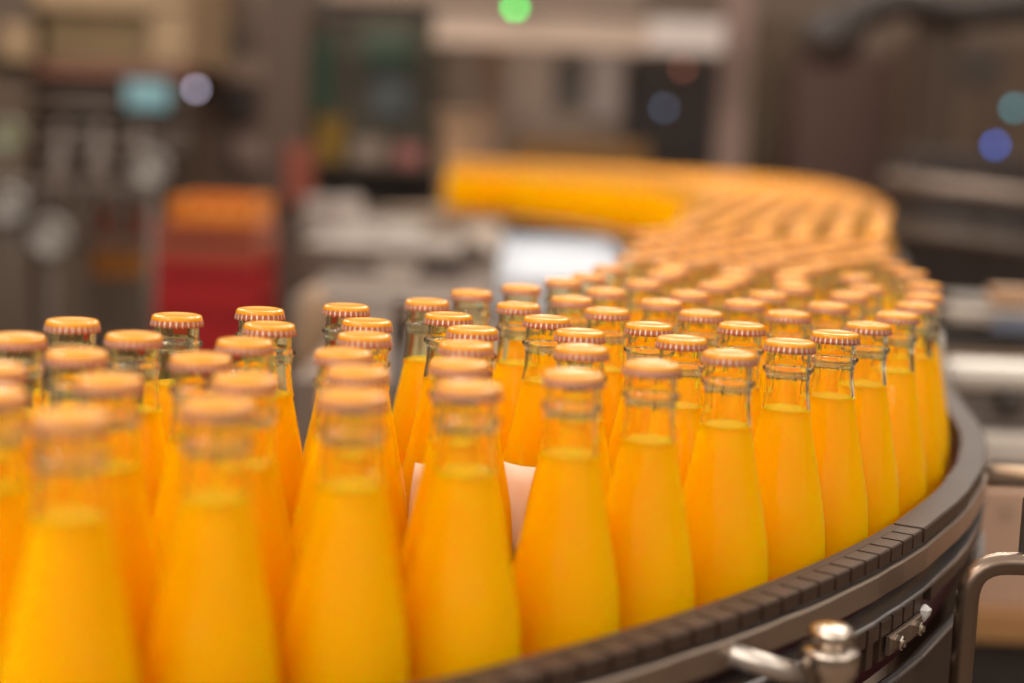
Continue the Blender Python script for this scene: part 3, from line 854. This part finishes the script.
# crates
def crate(label, r, D, d, m, group, filled=False, zb=None, zt=None):
    x0, x1, z0, z1 = span(*r, D)
    z0 = zb if zb is not None else z0
    z1 = zt if zt is not None else z1
    t = thing('bottle_crate', label, 'crate', ((x0 + x1) / 2, D + d / 2, z0), group)
    w, h_ = (x1 - x0) / 2, z1 - z0
    dd = d / 2
    bm = bmesh.new()
    bx(bm, -w, w, -dd, dd, 0, 0.012)
    for y in (-dd, dd - 0.012):
        bx(bm, -w, w, y, y + 0.012, 0.012, h_ * 0.42)
        bx(bm, -w, w, y, y + 0.012, h_ * 0.66, h_)
        for k in range(5):
            xx = -w + (2 * w - 0.016) * k / 4
            bx(bm, xx, xx + 0.016, y, y + 0.012, h_ * 0.42, h_ * 0.66)
    for x in (-w, w - 0.012):
        bx(bm, x, x + 0.012, -dd + 0.012, dd - 0.012, 0.012, h_ * 0.6)
        bx(bm, x, x + 0.012, -dd + 0.012, dd - 0.012, h_ * 0.8, h_)
        for y in (-dd + 0.012, dd - 0.05):
            bx(bm, x, x + 0.012, y, y + 0.038, h_ * 0.6, h_ * 0.8)
    obj('shell', bm, m, t)
    obj('rim', box(-w - 0.004, w + 0.004, -dd - 0.004, -dd, h_ - 0.02, h_), m, t)
    obj('rim', box(-w - 0.004, w + 0.004, dd, dd + 0.004, h_ - 0.02, h_), m, t)
    if filled:
        bm = bmesh.new()
        bx(bm, -w + 0.014, w - 0.014, -dd + 0.014, dd - 0.014, 0.014, h_ - 0.03)
        obj('divider', bm, m, t)
    return t


CD = 3.6
zs = [span(152, a, 262, b, CD)[2:] for a, b in ((199, 226), (227, 262), (263, 300), (301, 345), (346, 392))]
x0, x1, _, _ = span(160, 190, 256, 226, CD)
tops = [zs[0][1], zs[0][0], zs[1][0], zs[2][0], zs[3][0], zs[4][0]]
crate('orange plastic bottle crate, topmost of the stack left of the dark column', (170, 200, 252, 226), CD, 0.3, orange_c, None, True, tops[1] + 0.001, tops[0])
crate('faded salmon-red plastic crate second from the top of the stack', (158, 190, 256, 226), CD, 0.32, salmon_c, None, True, tops[2] + 0.001, tops[1])
crate('red plastic crate third from the top of the crate stack', (158, 190, 256, 226), CD, 0.32, red_c, None, True, tops[3] + 0.001, tops[2])
crate('red plastic crate fourth from the top, just above the bottle caps', (158, 190, 256, 226), CD, 0.32, red_c, None, True, tops[4] + 0.001, tops[3])
crate('red plastic crate at the bottom of the stack, hidden behind the bottles', (158, 190, 256, 226), CD, 0.32, red_c, None, True, tops[5] + 0.001, tops[4])
pl = thing('pallet_stand', 'low brown stand under the stack of red crates', 'stand', (0, 0, 0))
obj('deck', box(x0 - 0.06, x1 + 0.06, CD - 0.04, CD + 0.4, tops[5] - 0.04, tops[5], 0.003), brownsteel, pl)
for sx in (x0 - 0.05, x1 + 0.01):
    for yy in (CD - 0.03, CD + 0.35):
        obj('leg', box(sx, sx + 0.04, yy, yy + 0.04, FZ, tops[5] - 0.04), brownsteel, pl)
for k, (lb, r, m, fil) in enumerate((('small maroon crate with an orange crate under it, left of the red stack', (88, 216, 146, 240), maroon_c, True),
                                      ('small dull orange crate under the maroon one, left of the red stack', (88, 241, 142, 276), m3('dull_orange_crate', (0.42, 0.15, 0.02)), True))):
    crate(lb, r, 5.0, 0.25, m, None, fil)
x0, x1, z0, z1 = span(88, 241, 142, 276, 5.0)
cabinet('small_cabinet', 'small brown cabinet carrying the maroon and orange crates', (80, 276, 152, 340), 5.0, 0.3, brownsteel, None, brownsteel, 1, True, None, FZ)

# --- centre left: green machine
t = thing('labelling_machine', 'grey-green machine with a blue-grey window behind the table', 'machine', (0, 0, 0))
part('body', (306, -60, 432, 205), 8.0, 0.7, m3('olive_brown_steel', (0.12, 0.10, 0.065)), t, zbot=FZ)
part('top_panel', (300, -20, 420, 22), 7.96, 0.03, brownsteel, t)
part('green_panel', (362, 24, 414, 74), 7.95, 0.04, greygreen, t)
part('green_frame', (368, 50, 410, 62), 7.92, 0.03, green_p, t)
part('green_post', (312, 40, 330, 110), 7.94, 0.05, green_p, t)
part('window', (372, 78, 410, 116), 7.95, 0.04, blueglass, t)
part('shelf', (300, 164, 440, 170), 7.6, 0.39, brownsteel, t)
part('plinth', (300, 171, 440, 206), 7.9, 0.09, darkm, t)
for lb, r, m, nm in (('yellow plastic bin on the shelf of the green machine', (316, 118, 342, 163), m3('mustard_bin', (0.42, 0.24, 0.01)), 'storage_bin'),
                     ('pale cream box on the shelf between yellow and pink ones', (350, 138, 384, 163), m3('cream_box', (0.42, 0.33, 0.27)), 'storage_box'),
                     ('pink box at the right end of the machine shelf', (394, 146, 422, 163), m3('pink_box', (0.55, 0.20, 0.18)), 'storage_box')):
    x0, x1, z0, z1 = span(*r, 7.65)
    z0 = span(300, 164, 440, 170, 7.6)[3] + 0.001
    z0 = z0 - 0.0
    tt = thing(nm, lb, 'bin' if 'bin' in nm else 'box', ((x0 + x1) / 2, 7.75, z0))
    w = (x1 - x0) / 2
    h_ = z1 - z0 if z1 - z0 > 0.08 else 0.12
    bm = bmesh.new()
    bx(bm, -w, w, -0.09, 0.09, 0, h_ * 0.85, 0.006)
    obj('body', bm, m, tt)
    obj('lid', box(-w - 0.006, w + 0.006, -0.096, 0.096, h_ * 0.85, h_, 0.004), m, tt)

# --- upper centre: beige cabinet, duct, column
cabinet('switch_cabinet', 'beige switch cabinet with a dark window under the cream duct', (440, 52, 622, 205), 8.6, 0.5, beige, None, beige, 3, True, (553, 56, 585, 108), FZ)
part_t = thing('cabinet_door_strip', 'grey door strip on the beige cabinet right of its dark window', 'panel', (0, 0, 0))
part('strip', (588, 56, 622, 120), 8.55, 0.03, m3('lilac_grey_strip', (0.48, 0.40, 0.38)), part_t)
part('hinge', (586, 70, 589, 80), 8.54, 0.03, steel, part_t)
bx_t = thing('overhead_duct', 'cream overhead duct running across the upper centre, bright at its right end', 'duct', (0, 0, 0))
part('duct_body', (436, 18, 722, 50), 7.3, 0.3, cream, bx_t)
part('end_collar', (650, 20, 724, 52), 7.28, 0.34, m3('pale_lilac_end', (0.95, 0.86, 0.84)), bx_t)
part('upper_channel', (330, -12, 640, 5), 7.3, 0.2, beige, bx_t)
part('dark_channel', (320, 6, 650, 12), 7.32, 0.2, darkm, bx_t)
part('hanger', (500, -80, 508, 18), 7.35, 0.04, steel_dark, bx_t)
part('hanger', (640, -80, 648, 18), 7.35, 0.04, steel_dark, bx_t)
tp_ = thing('tan_post', 'slim tan post in front of the beige cabinet, above the orange bend', 'post', (0, 0, 0))
part('shaft', (476, 52, 500, 205), 7.8, 0.1, m3('sandy_post', (0.45, 0.28, 0.18)), tp_, zbot=FZ + 0.02)
x0, x1, z0, z1 = span(470, 100, 506, 120, 7.8)
obj('foot', box(x0, x1, 7.76, 7.94, FZ, FZ + 0.02), darkm, tp_)
g = thing('side_guard', 'tan guard plate at the left end of the far orange bend', 'guard', (0, 0, 0))
part('plate', (440, 118, 474, 215), 7.2, 0.04, m3('sandy_guard', (0.45, 0.27, 0.15)), g, zbot=FZ)
part('top_flange', (436, 112, 478, 118), 7.18, 0.08, m3('sandy_guard_top', (0.48, 0.3, 0.18)), g)
g = thing('amber_guard', 'low amber-brown guard panel behind the far bend', 'guard', (0, 0, 0))
part('panel', (516, 140, 648, 180), 7.5, 0.04, m3('amber_guard', (0.26, 0.12, 0.02)), g)
for px in (520, 580, 640):
    part('guard_leg', (px, 178, px + 5, 220), 7.5, 0.04, brownsteel, g, zbot=FZ)
cabinet('motor_cabinet', 'dark brown cabinet right of the beige one, left of the pinkish column', (624, 52, 722, 205), 8.8, 0.5, brownsteel, None, darkm, 2, True, None, FZ)
c2 = thing('steel_column', 'pinkish-grey steel column right of centre behind the far bend', 'column', (0, 0, 0))
x0, x1, z0, z1 = span(722, -60, 752, 170, 7.6)
obj('shaft', box(x0, x1, 7.6, 7.74, FZ + 0.02, z1 + 0.2, 0.004), pinkgrey, c2)
obj('base_plate', box(x0 - 0.05, x1 + 0.05, 7.55, 7.79, FZ, FZ + 0.02), darkm, c2)

# --- right
cabinet('rose_cabinet', 'rose-brown cabinet right of the pinkish column', (796, 52, 902, 205), 8.2, 0.5, rose, None, rose, 1, True, None, FZ)
cabinet('narrow_cabinet', 'narrow olive-brown cabinet between column and rose-brown cabinet', (754, 20, 795, 205), 8.75, 0.5, m3('olive_brown', (0.18, 0.125, 0.08)), None, None, 1, True, None, FZ)
cabinet('machine_housing', 'mottled brown machine housing at the right edge', (905, 40, 1060, 205), 7.8, 0.34, m3('mottled_brown', (0.19, 0.125, 0.09)), None, None, 2, True, (948, 50, 1000, 84), FZ)
t = thing('hoist_arm', 'near-black curved hoist arm in the upper right', 'hoist', (0, 0, 0))
bm = bmesh.new()
a = [W(810, 44, 6.6), W(835, 30, 6.6), W(865, 12, 6.6), W(900, 2, 6.6), W(960, 14, 6.6), W(1040, 6, 6.6), W(1100, -10, 6.6)]
pp = []
for i in range(len(a) - 1):
    for s in range(6):
        pp.append(a[i].lerp(a[i + 1], s / 6))
pp.append(a[-1])
tube(bm, pp, 0.07, 14)
obj('arm', bm, darkm, t, True)
bm = bmesh.new()
q = W(832, 38, 6.55)
lathe(bm, [(0.10, -0.08), (0.12, -0.06), (0.12, 0.06), (0.09, 0.1)], 20, (q.x, q.z, q.y), axis='Z')
bmesh.ops.transform(bm, verts=bm.verts, matrix=Matrix(((1, 0, 0, 0), (0, 0, 1, 0), (0, 1, 0, 0), (0, 0, 0, 1))))
obj('gear_head', bm, darkm, t, True)
part('drop_column', (918, 6, 956, 205), 6.6, 0.15, m3('deep_brown', (0.09, 0.055, 0.035)), t, zbot=FZ)
part('top_cover', (905, -30, 930, 24), 6.9, 0.1, cream, t)

# dark parallel machinery behind the outer side
t = thing('dark_conveyor', 'dark out-of-focus conveyor machinery beyond the right side of the bottles', 'conveyor', (0, 0, 0))
x0, x1, z0, z1 = span(893, 150, 1120, 268, 5.4)
obj('body', box(1.25, 2.6, 5.2, 5.7, FZ, z1 - 0.25, 0.01), darkm, t)
obj('upper_housing', box(1.32, 2.6, 5.5, 6.0, z1 - 0.25, z1 - 0.02, 0.01), darkm, t)
for k, (py, m) in enumerate(((180, steel_dark), (200, darkm), (228, brownsteel))):
    bm = bmesh.new()
    tube(bm, [W(886, py, 4.9), W(1110, py + 30, 4.6)], 0.03, 12)
    obj('pipe', bm, m, t, True)
for px in (900, 975, 1060):
    part('support', (px, 165, px + 9, 300), 4.95, 0.05, darkm, t, zbot=FZ)

# steel lines to the right, close behind the guide rail
t = thing('side_line', 'steel frame of a neighbouring line right of the guide rail', 'frame', (0, 0, 0))
zA = [W(985, y, 2.5).z for y in (270, 300, 322, 350, 362, 392, 430, 462)]
xl = W(944, 300, 2.5).x
xr = xl + 1.2
obj('top_plate', box(xl + 0.02, xr, 2.5, 2.62, zA[1] - 0.012, zA[1], 0.002), m3('blue_grey_plate', (0.36, 0.33, 0.31), 0.35, 0.3), t)
obj('upper_beam', box(xl, xr, 2.46, 2.52, zA[2], zA[1] - 0.013, 0.004), m3('pale_beam', (0.62, 0.55, 0.49)), t)
obj('dark_face', box(xl, xr, 2.50, 2.54, zA[3], zA[2] - 0.001, 0.002), m3('slate_face', (0.13, 0.115, 0.115)), t)
obj('tan_rail', box(xl, xr, 2.47, 2.53, zA[4], zA[3] - 0.001, 0.003), m3('tan_rail_paint', (0.45, 0.31, 0.20)), t)
for k in range(2):
    obj('leg', box(xl + 0.15 + k * 0.8, xl + 0.2 + k * 0.8, 2.56, 2.61, FZ, zA[4]), midgrey, t)
t = thing('neighbour_line', 'white rounded beam over a dark slotted box right of the guide rail', 'frame', (0, 0, 0))
D2 = 2.1
zB = [W(985, y, D2).z for y in (363, 392, 432, 462)]
xl = W(948, 380, D2).x
bm = box(xl, xl + 1.1, D2, D2 + 0.06, zB[1], zB[0], 0.016)
obj('white_beam', bm, m3('white_enamel', (0.85, 0.80, 0.74), 0.3), t, False)
obj('drive_box', box(xl - 0.02, xl + 1.1, D2 + 0.02, D2 + 0.2, zB[2], zB[1] - 0.001, 0.004), m3('grey_drive', (0.20, 0.17, 0.155)), t)
obj('lower_beam', box(xl - 0.03, xl + 1.1, D2 - 0.02, D2 + 0.12, zB[3], zB[2] - 0.001, 0.006), m3('pale_lower_beam', (0.85, 0.78, 0.72)), t)
q = W(1012, 404, D2)
bm = bmesh.new()
lathe(bm, [(0.016, -0.02), (0.016, 0.0), (0.010, 0.008)], 16, (q.x, q.z, -D2), axis='Z')
bmesh.ops.transform(bm, verts=bm.verts, matrix=Matrix(((1, 0, 0, 0), (0, 0, -1, 0), (0, 1, 0, 0), (0, 0, 0, 1))))
obj('drive_knob', bm, darkm, t, True)
for k in range(2):
    obj('leg', box(xl + 0.35 + k * 0.5, xl + 0.4 + k * 0.5, D2 + 0.05, D2 + 0.1, FZ, zB[3]), midgrey, t)
# white hook bracket by the rail
q = W(932, 378, 1.75)
bm = bmesh.new()
tube(bm, [(q.x - 0.005, q.y, q.z + 0.05), (q.x, q.y, q.z + 0.02), (q.x + 0.014, q.y, q.z - 0.03), (q.x + 0.022, q.y, q.z - 0.075), (q.x + 0.022, q.y, q.z - 0.16)], 0.011, 12)
tag(obj('white_guide_bracket', bm, m3('white_plastic', (0.82, 0.76, 0.70), 0.4), None, True), 'small white curved bracket just outside the rail behind the last sharp bottles', 'bracket')
# beige cover panel below
t = thing('machine_cover', 'beige-pink cover panel with tan lower edge under the tube brackets', 'panel', (0, 0, 0))
D3 = 2.0
zC = [W(1000, y, D3).z for y in (488, 608, 640)]
xl = W(925, 550, D3).x
obj('cover', box(xl, xl + 1.1, D3, D3 + 0.03, zC[1], zC[0], 0.003), m3('beige_pink_cover', (0.80, 0.52, 0.38)), t)
obj('lower_edge', box(xl, xl + 1.1, D3 - 0.012, D3 + 0.03, zC[2], zC[1] - 0.001, 0.003), m3('tan_edge', (0.62, 0.33, 0.13)), t)
for k in range(3):
    obj('screw_head', lathe(bmesh.new(), [(0.006, 0.0), (0.006, -0.003), (0.003, -0.004)], 12, (xl + 0.1 + 0.3 * k, D3, zC[0] - 0.03), axis='Y'), steel, t)
obj('recess_box', box(xl - 0.02, xl + 1.1, D3 + 0.04, D3 + 0.11, FZ, zC[2] - 0.002, 0.004), recess_dark, t)

# --- the steel tables in the pocket behind the bottles
def table(label, x0, x1, y0, y1, z, m, side_m, edge_h=0.05):
    t = thing('transfer_table', label, 'table', (0, 0, 0))
    obj('top_plate', box(x0, x1, y0, y1, z - 0.008, z, 0.002), m, t)
    obj('front_apron', box(x0, x1, y0 - 0.006, y0 + 0.0, z - edge_h, z + 0.004, 0.002), side_m, t)
    obj('side_apron', box(x1, x1 + 0.006, y0, y1, z - edge_h, z + 0.002, 0.002), side_m, t)
    for lx in (x0 + 0.04, x1 - 0.08):
        for ly in (y0 + 0.03, y1 - 0.07):
            obj('leg', box(lx, lx + 0.04, ly, ly + 0.04, FZ, z - 0.009), midgrey, t)
    obj('support_brace', box(x0 + 0.06, x1 - 0.06, y0 + 0.04, y0 + 0.06, FZ + 0.2, FZ + 0.24), midgrey, t)
    return t


table('pale grey transfer table behind the left caps, farthest of the flat tables', -0.56, -0.05, 4.1, 5.6, 0.0, plate1, plate2, 0.14)
table('taupe transfer table in front of the pale one, behind the left caps', -0.41, -0.045, 2.95, 3.9, -0.012, plate2, plate1, 0.10)
table('low taupe transfer table closest behind the left caps', -0.29, 0.00, 2.1, 2.85, -0.03, m3('warm_taupe_plate', (0.25, 0.18, 0.14), 0.4, 0.2), plate2, 0.10)
# white sheet
t = thing('white_tray', 'white tray beyond the caps, left of the packed lane', 'tray', (0, 0, 0))
wx0 = W(506, 262, 3.55).x
obj('tray_floor', box(wx0, 0.235, 3.06, 4.3, 0.0, 0.012, 0.003), white_m, t)
for (a, b, c_, d_) in ((wx0, 0.235, 3.048, 3.0595), (wx0, 0.235, 4.3005, 4.312), (wx0 - 0.012, wx0 - 0.0005, 3.048, 4.312), (0.2355, 0.247, 3.048, 4.312)):
    obj('tray_wall', box(a, b, c_, d_, -0.04, 0.035, 0.002), white_m, t)
for lx in (wx0 + 0.03, 0.19):
    for ly in (3.12, 4.2):
        obj('tray_leg', box(lx, lx + 0.03, ly, ly + 0.03, FZ, -0.0005), midgrey, t)

# --- small lamps and glints
g_em = emit('green_lamp_lens', (0.02, 0.9, 0.12), 9.0)
ball('signal_lamp', 515, 7, 7.2, 0.017, g_em, None, 'round green signal lamp glowing at the top edge', 'lamp')
w_em = emit('white_lamp_lens', (0.62, 0.58, 0.75), 5.0)
ball('signal_lamp', 196, 89, 6.895, 0.015, w_em, None, 'pale lilac lamp glowing beside the tan machine', 'lamp')
ball('signal_lamp', 995, 145, 7.695, 0.017, emit('blue_lamp_lens', (0.08, 0.22, 0.9), 4.0), None, 'blue indicator lamp glowing at the right edge', 'lamp')
ball('signal_lamp', 1014, 108, 7.695, 0.019, emit('cyan_lamp_lens', (0.12, 0.5, 0.6), 2.4), None, 'cyan indicator lamp above the blue one', 'lamp')
ball('signal_lamp', 683, 68, 8.695, 0.018, emit('copper_lamp_lens', (0.5, 0.16, 0.1), 2.0), None, 'dull copper-red indicator lamp on the dark brown cabinet', 'lamp')
ball('signal_lamp', 664, 108, 8.695, 0.018, emit('slate_lamp_lens', (0.2, 0.27, 0.42), 2.0), None, 'slate-blue indicator lamp below the copper-red one', 'lamp')
t = thing('display_screen', 'small cyan-lit display screen on the left machine', 'screen', (0, 0, 0))
part('bezel', (118, 76, 176, 112), 5.7, 0.05, darkm, t)
part('screen', (126, 82, 168, 108), 5.69, 0.012, emit('cyan_screen', (0.13, 0.24, 0.26), 0.5), t, bev=0.001)
part('screen_arm', (144, 110, 150, 200), 5.72, 0.03, darkm, t, zbot=FZ)
for px, py, s, lb in ((150, 168, 0.05, 'pale disc in place of a metal glint above the small maroon crate'), (50, 236, 0.055, 'pale disc in place of a metal glint low on the left roller frame'),
                      (8, 205, 0.05, 'pale disc in place of a metal glint at the left edge'), (6, 135, 0.05, 'pale green disc in place of a blurred glint high at the left edge'),
                      (378, 235, 0.028, 'bright disc in place of a glint on the pale transfer table')):
    D = 4.75 if px == 378 else (4.85 if px == 6 else 4.5)
    p = W(px, py, D)
    tt = thing('glint_disc', lb, 'glint', (p.x, p.y, p.z))  # added disc standing in for a blurred metal glint
    bm = bmesh.new()
    lathe(bm, [(s, 0.02), (s, -0.012), (s * 0.9, -0.016), (s * 0.85, -0.010), (0.0005, -0.010)], 24, axis='Y')
    fm = m3('glint_face', (0.44, 0.43, 0.42), 0.3)
    if px == 6:
        fm = m3('glint_face_green', (0.34, 0.36, 0.24), 0.3)
    obj('disc_face', bm, fm, tt, True)
    bm = bmesh.new()
    zb = FZ if px != 378 else 0.0015
    tube(bm, [(0, 0.03, 0), (0, 0.03, zb - p.z)], 0.010, 10)
    obj('stand_pipe', bm, midgrey, tt, True)

# --- housings of the unseen hall lamps and of the two added fill lights
for (x, y, z, tx, ty) in ((0.5, 1.9, 1.75, 0.05, 1.0), (-1.4, 0.2, 1.9, 0, 0.9), (0.9, 4.6, 2.3, 0.5, 4.0), (-2.0, 5.0, 2.5, -1, 5.5), (-0.9, -1.3, 1.5, 0.05, 1.0), (1.9, -0.6, 1.5, 0.1, 1.1)):
    L = Vector((x, y, z))
    d = (Vector((tx, ty, 0)) - L).normalized()
    t = thing('hall_or_fill_lamp', 'long white lamp out of the picture', 'lamp', L - d * 0.02, 'hall lamps above the line')
    t.rotation_euler = d.to_track_quat('-Z', 'Y').to_euler()
    w = {1.5: 1.25 if x < 0 else 0.95}.get(z, 0.8 if z < 2 else 1.15)
    v = {1.5: 0.55 if x < 0 else 0.45}.get(z, 0.16)
    obj('housing', box(-w, w, -v, v, 0.0, 0.07, 0.01), m3('white_lamp_housing', (0.75, 0.73, 0.7)), t)
    obj('hanger_rod', box(-0.01, 0.01, -0.01, 0.01, 0.07, 0.6), steel_dark, t)

# tan gear motor and dark sensor post beside the near table
x0, x1, z0, z1 = span(292, 288, 326, 380, 2.75)
t = thing('gear_motor', 'tan gear motor standing left of the nearest taupe table', 'motor', ((x0 + x1) / 2, 2.8, z0))
r_ = (x1 - x0) / 2
bm = bmesh.new()
lathe(bm, [(r_ * 0.9, 0), (r_, 0.01), (r_, (z1 - z0) * 0.7), (r_ * 0.8, (z1 - z0) * 0.85), (r_ * 0.45, z1 - z0)], 24)
obj('motor_can', bm, m3('sandy_motor', (0.42, 0.27, 0.16)), t, True)
bm = bmesh.new()
tube(bm, [(0, 0, FZ - z0), (0, 0, 0)], 0.025, 12)
obj('stand', bm, brownsteel, t, True)
x0, x1, z0, z1 = span(392, 300, 408, 345, 1.9)
t = thing('proximity_sensor', 'small dark sensor on a thin stand just behind the fourth cap column', 'sensor', ((x0 + x1) / 2, 1.9, z0))
obj('sensor_body', box(-(x1 - x0) / 2, (x1 - x0) / 2, 0, 0.03, 0, z1 - z0, 0.004), darkm, t)
obj('sensor_eye', lathe(bmesh.new(), [(0.006, 0.0), (0.006, -0.005), (0.004, -0.007)], 14, (0, 0, (z1 - z0) * 0.7), axis='Y'), steel, t)
bm = bmesh.new()
tube(bm, [(0, 0.015, FZ - z0), (0, 0.015, 0)], 0.008, 10)
obj('stand', bm, darkm, t, True)

# small fittings on the transfer tables and on the neighbouring line
for nm, px, py, zt_, w_, h_, c_, lb in (
        ('guide_bracket', 322, 232, 0.0, 0.05, 0.10, (0.50, 0.44, 0.42), 'pale guide bracket at the left end of the pale transfer table'),
        ('guide_bracket', 350, 226, 0.0, 0.035, 0.09, (0.62, 0.56, 0.54), 'narrow pale guide bracket left of the bright glint disc on the pale table'),
        ('guide_bracket', 446, 236, 0.0, 0.06, 0.05, (0.36, 0.28, 0.23), 'taupe guide bracket right of the bright glint disc on the pale table'),
        ('clamp_block', 440, 278, -0.012, 0.045, 0.05, (0.10, 0.075, 0.065), 'dark clamp block on the right half of the taupe table'),
        ('clamp_block', 472, 270, -0.012, 0.03, 0.06, (0.15, 0.11, 0.09), 'brown clamp block next to the white tray'),
        ('clamp_block', 352, 272, -0.012, 0.05, 0.03, (0.12, 0.09, 0.075), 'flat dark clamp block on the left half of the taupe table')):
    # walk along the ray to the table top
    d = W(px, py, 1.0) - Vector((0, 0, CAM_Z))
    t_ = (zt_ - CAM_Z) / d.z
    p = Vector((d.x * t_, t_, zt_ + 0.001))
    tt = thing(nm, lb, 'bracket' if nm[0] == 'g' else 'clamp', p)
    mm = m3(nm + '_paint', c_)
    obj('foot', box(-w_ * 1.2, w_ * 1.2, -0.04, 0.04, 0, 0.012, 0.002), mm, tt)
    obj('block', box(-w_, w_, -0.02, 0.02, 0.0125, h_, 0.004), mm, tt)
    obj('bolt', lathe(bmesh.new(), [(0.010, 0), (0.010, 0.010), (0.006, 0.013)], 6, (0, 0, h_ + 0.0005)), steel, tt)
for nm, px, py, c_, lb in (('glint_box', 1008, 322, (0.30, 0.36, 0.52), 'blue-grey box in place of a glint on the dark face of the side line'),  # the blue box stands in for a glint
                           ('terminal_box', 1010, 296, (0.60, 0.36, 0.20), 'tan terminal box on the pale beam of the side line')):
    p = W(px, py, 2.455 if 'term' in nm else 2.49)
    tt = thing(nm, lb, 'box', p)
    obj('shell', box(-0.035, 0.035, -0.03, 0.004, -0.014, 0.014, 0.004), m3(nm + '_paint', c_), tt)
    obj('lid', box(-0.030, 0.030, -0.034, -0.0305, -0.010, 0.010, 0.001), m3(nm + '_lid', c_), tt)
